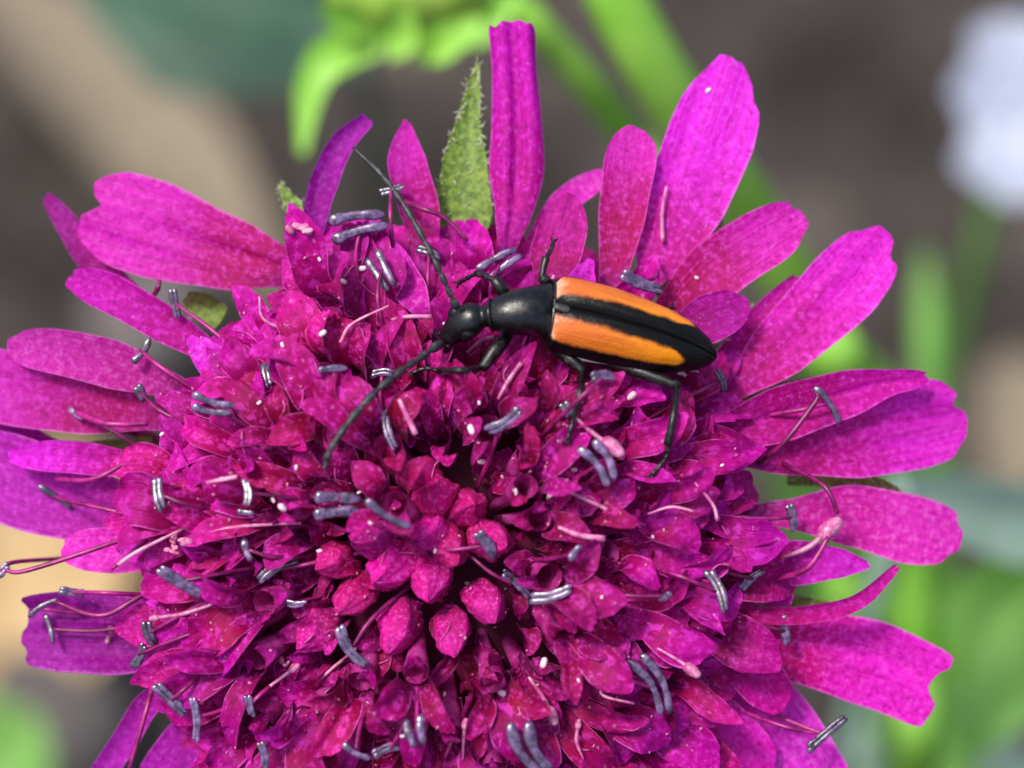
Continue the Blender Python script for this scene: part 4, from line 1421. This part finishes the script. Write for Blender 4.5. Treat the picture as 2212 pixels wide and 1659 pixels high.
gstem("thick bright green stem rising aslant past the upper right petals", [(700, -1500, -3.0), (1100, -550, -3.0), (1330, -10, -3.2), (1480, 250, -3.6), (1620, 460, -4.2), (1760, 700, -5.0), (1850, 860, -7)], [0.03, 0.12, 0.135, 0.14, 0.14, 0.14, 0.15, 0.15, 0.15], (2000, 1100))
gstem("upright bluish green stem beside the white flower", [(2000, 540, -9.5), (2004, 700, -9), (2015, 1000, -9), (2020, 1500, -9.5)], [0.03, 0.11, 0.12, 0.12, 0.13], (2030, 1800), 'leaf')
gstem("yellowish green upright stem between the broad leaves", [(1975, 1150, -5), (1985, 1400, -5.5), (1975, 1750, -6.5)], [0.11, 0.12, 0.12, 0.13], (1960, 2100), 'stem')
gstem("pale green stem rising below the lower right petals", [(1890, 1380, -7), (1880, 1600, -7.5), (1870, 1900, -8)], [0.1, 0.11, 0.11, 0.12], (1860, 2200), 'leaf_pale')
gstem("slim green stem standing close to the yellowish one", [(1800, 1260, -6), (2050, 1420, -6.5), (2070, 1600, -7), (2080, 1900, -8)], [0.08, 0.09, 0.09, 0.1], (2100, 2300), 'stem')


def gleaf(label, pts, widths, zs, mat, cat="leaf", name="green_leaf", tilt=(0, 0, 1), group=None, fac=None, cup=0.25):
    """a leaf with a stalk down to the ground; widths in cm"""
    n = len(pts)
    P = [W(p[0], p[1], interp(list(zs), i / (n - 1))) for i, p in enumerate(pts)]
    gz = Vector((P[0].x, P[0].y + 0.8, -0.4))
    t = thing(name, label, cat, gz, group)
    V, F, U = petal_data([p - P[0] for p in P], widths, wdir(tilt), cup=cup, tipr=0.12, seed=rng.randrange(999), nu=13, nv=20, ripple=0.06, fold=0.12)
    obj("blade", mesh("blade", V, F, U), MAT[mat], t, Matrix.Translation(P[0]))
    tube("leaf_stalk", [P[0].lerp(P[1], 0.1), P[0].lerp(gz, 0.4), gz], [0.06, 0.08, 0.1], MAT[mat], t, 8, 14)
    return t


gleaf("pale whitish green leaf lying behind the right hand petals", [(1930, 1040), (2060, 1090), (2200, 1130), (2400, 1150)], [0.12, 0.36, 0.42, 0.3], (-4.5, -5, -5.5), 'leaf_pale')
gleaf("broad bright green leaf behind the notched lower right petal", [(2050, 1660), (2110, 1480), (2170, 1320), (2280, 1180)], [0.2, 0.75, 0.8, 0.35], (-6.5, -6.5, -6.0), 'leaf')
gleaf("bright green leaf tucked under the right hand ray petals", [(1960, 1000), (1860, 860), (1790, 790), (1740, 740)], [0.15, 0.4, 0.4, 0.2], (-6, -5.5, -5.2), 'stem')
gleaf("green leaf showing between the two lower right petals", [(1960, 1400), (1900, 1300), (1860, 1200), (1800, 1060)], [0.3, 0.8, 0.8, 0.4], (-6.5, -6.5, -6.0), 'leaf')
gleaf("soft green leaf below the lower right petals", [(2060, 1900), (2010, 1760), (1950, 1640), (1830, 1500)], [0.3, 0.7, 0.6, 0.3], (-9, -9, -8.5), 'leaf')
gleaf("dark bluish green leaf behind the green flower bud", [(800, 90), (640, 10), (430, -40), (150, -110)], [0.5, 1.7, 1.9, 0.8], (-13, -13, -13), 'leaf_teal')
gleaf("green leaf low down under the lower left petals", [(-150, 1900), (-60, 1720), (10, 1620), (90, 1560)], [0.5, 1.4, 1.2, 0.4], (-12, -12, -12), 'leaf')

gleaf("wide light green leaf filling the gap between the right hand petals", [(1990, 1280), (1870, 1100), (1780, 1010), (1680, 930)], [0.5, 0.95, 0.95, 0.4], (-8, -7.5, -7), 'leaf')
gleaf("pale green leaf low behind the lower right stems", [(2200, 1900), (2140, 1740), (2060, 1640), (1960, 1540)], [0.4, 0.9, 0.8, 0.3], (-10, -10, -9.5), 'leaf_pale')

# white flower far behind
wc = W(2190, 240, -11)
wf = thing("white_flower", "white flower out of focus behind the upper right petals", "flower", Vector((wc.x, wc.y + 1, -0.4)))
obj("flower_centre", mesh("flower_centre", *capsule_data(Vector((-0.1, 0, 0)), Vector((0.1, 0, 0)), 0.12, 10, 8)[:2]), MAT['white'], wf, Matrix.Translation(wc))
for k in range(8):
    an = 2 * math.pi * k / 8 + 0.2
    dv = RCAM.to_3x3() @ Vector((math.cos(an) * 0.55, math.sin(an), 0.12))
    V, F, U = petal_data([dv * 0.05, dv * 0.3, dv * 0.55, dv * 0.7], [0.2, 0.55, 0.62, 0.45], CAMZ, cup=0.2, tipr=0.2, seed=k, nu=9, nv=10)
    obj("petal", mesh("petal", V, F, U), MAT['white'], wf, Matrix.Translation(wc))
tube("stem", [wc, wc.lerp(WM[wf].translation, 0.5) + Vector((0, 0.4, 0)), WM[wf].translation.copy()], [0.08, 0.09, 0.1], MAT['leaf'], wf, 8, 16)


# litter on the soil
def litter(label, px, py, ln_, wd, yaw, mat, name="dry_leaf", cat="dry leaf", h=0.5):
    c = ground_pt(px, py, h)
    d = Vector((math.cos(yaw), math.sin(yaw), 0.05))
    P = [d * (-ln_ / 2), d * (-ln_ * 0.15) + Vector((0, 0, 0.3)), d * (ln_ * 0.2) + Vector((0, 0, 0.35)), d * (ln_ / 2)]
    V, F, U = petal_data(P, [wd * 0.25, wd, wd * 0.9, wd * 0.15], Vector((0, 0, 1)), cup=0.2, tipr=0.05, seed=rng.randrange(999), ripple=0.1, fold=0.15)
    o = obj(name, mesh(name, V, F, U), MAT[mat], None, Matrix.Translation(c))
    return tag(o, label, cat, "dry leaves on the soil")


litter("long tan dry leaf on the soil behind the left petals", 250, 250, 9.5, 2.1, math.radians(128), 'dry')
litter("ochre dry leaf on the soil by the lower left petals", 30, 1290, 5.5, 3.4, math.radians(80), 'ochre')
litter("buff dry leaf on the soil below the upright bluish stem", 2190, 930, 3.0, 1.3, math.radians(80), 'dry')

V, F = [], []
for i in range(9):
    for j in range(12):
        th, an = math.pi * i / 8, 2 * math.pi * j / 12
        k = 1 + 0.12 * math.sin(3 * an + i)
        V.append((math.sin(th) * math.cos(an) * k, math.sin(th) * math.sin(an) * 0.8 * k, math.cos(th) * 0.55))
for i in range(8):
    for j in range(12):
        k = (j + 1) % 12
        F.append((i * 12 + j, (i + 1) * 12 + j, (i + 1) * 12 + k, i * 12 + k))
stone_me = mesh("stone", V, F)
stone_me.materials.append(MAT['stone'])
for (px, py, s, lab) in [(330, 690, 1.2, "small grey stone on the soil between the left petals"),
                         (110, 1560, 1.3, "grey stone on the soil near the lower left petals")]:
    c = ground_pt(px, py, 0.3)
    o = obj("garden_stone", stone_me, None, None, Matrix.Translation(c) @ Matrix.Rotation(R(0, 6), 4, 'Z') @ Matrix.Scale(s, 4))
    tag(o, lab, "stone", "stones on the soil")
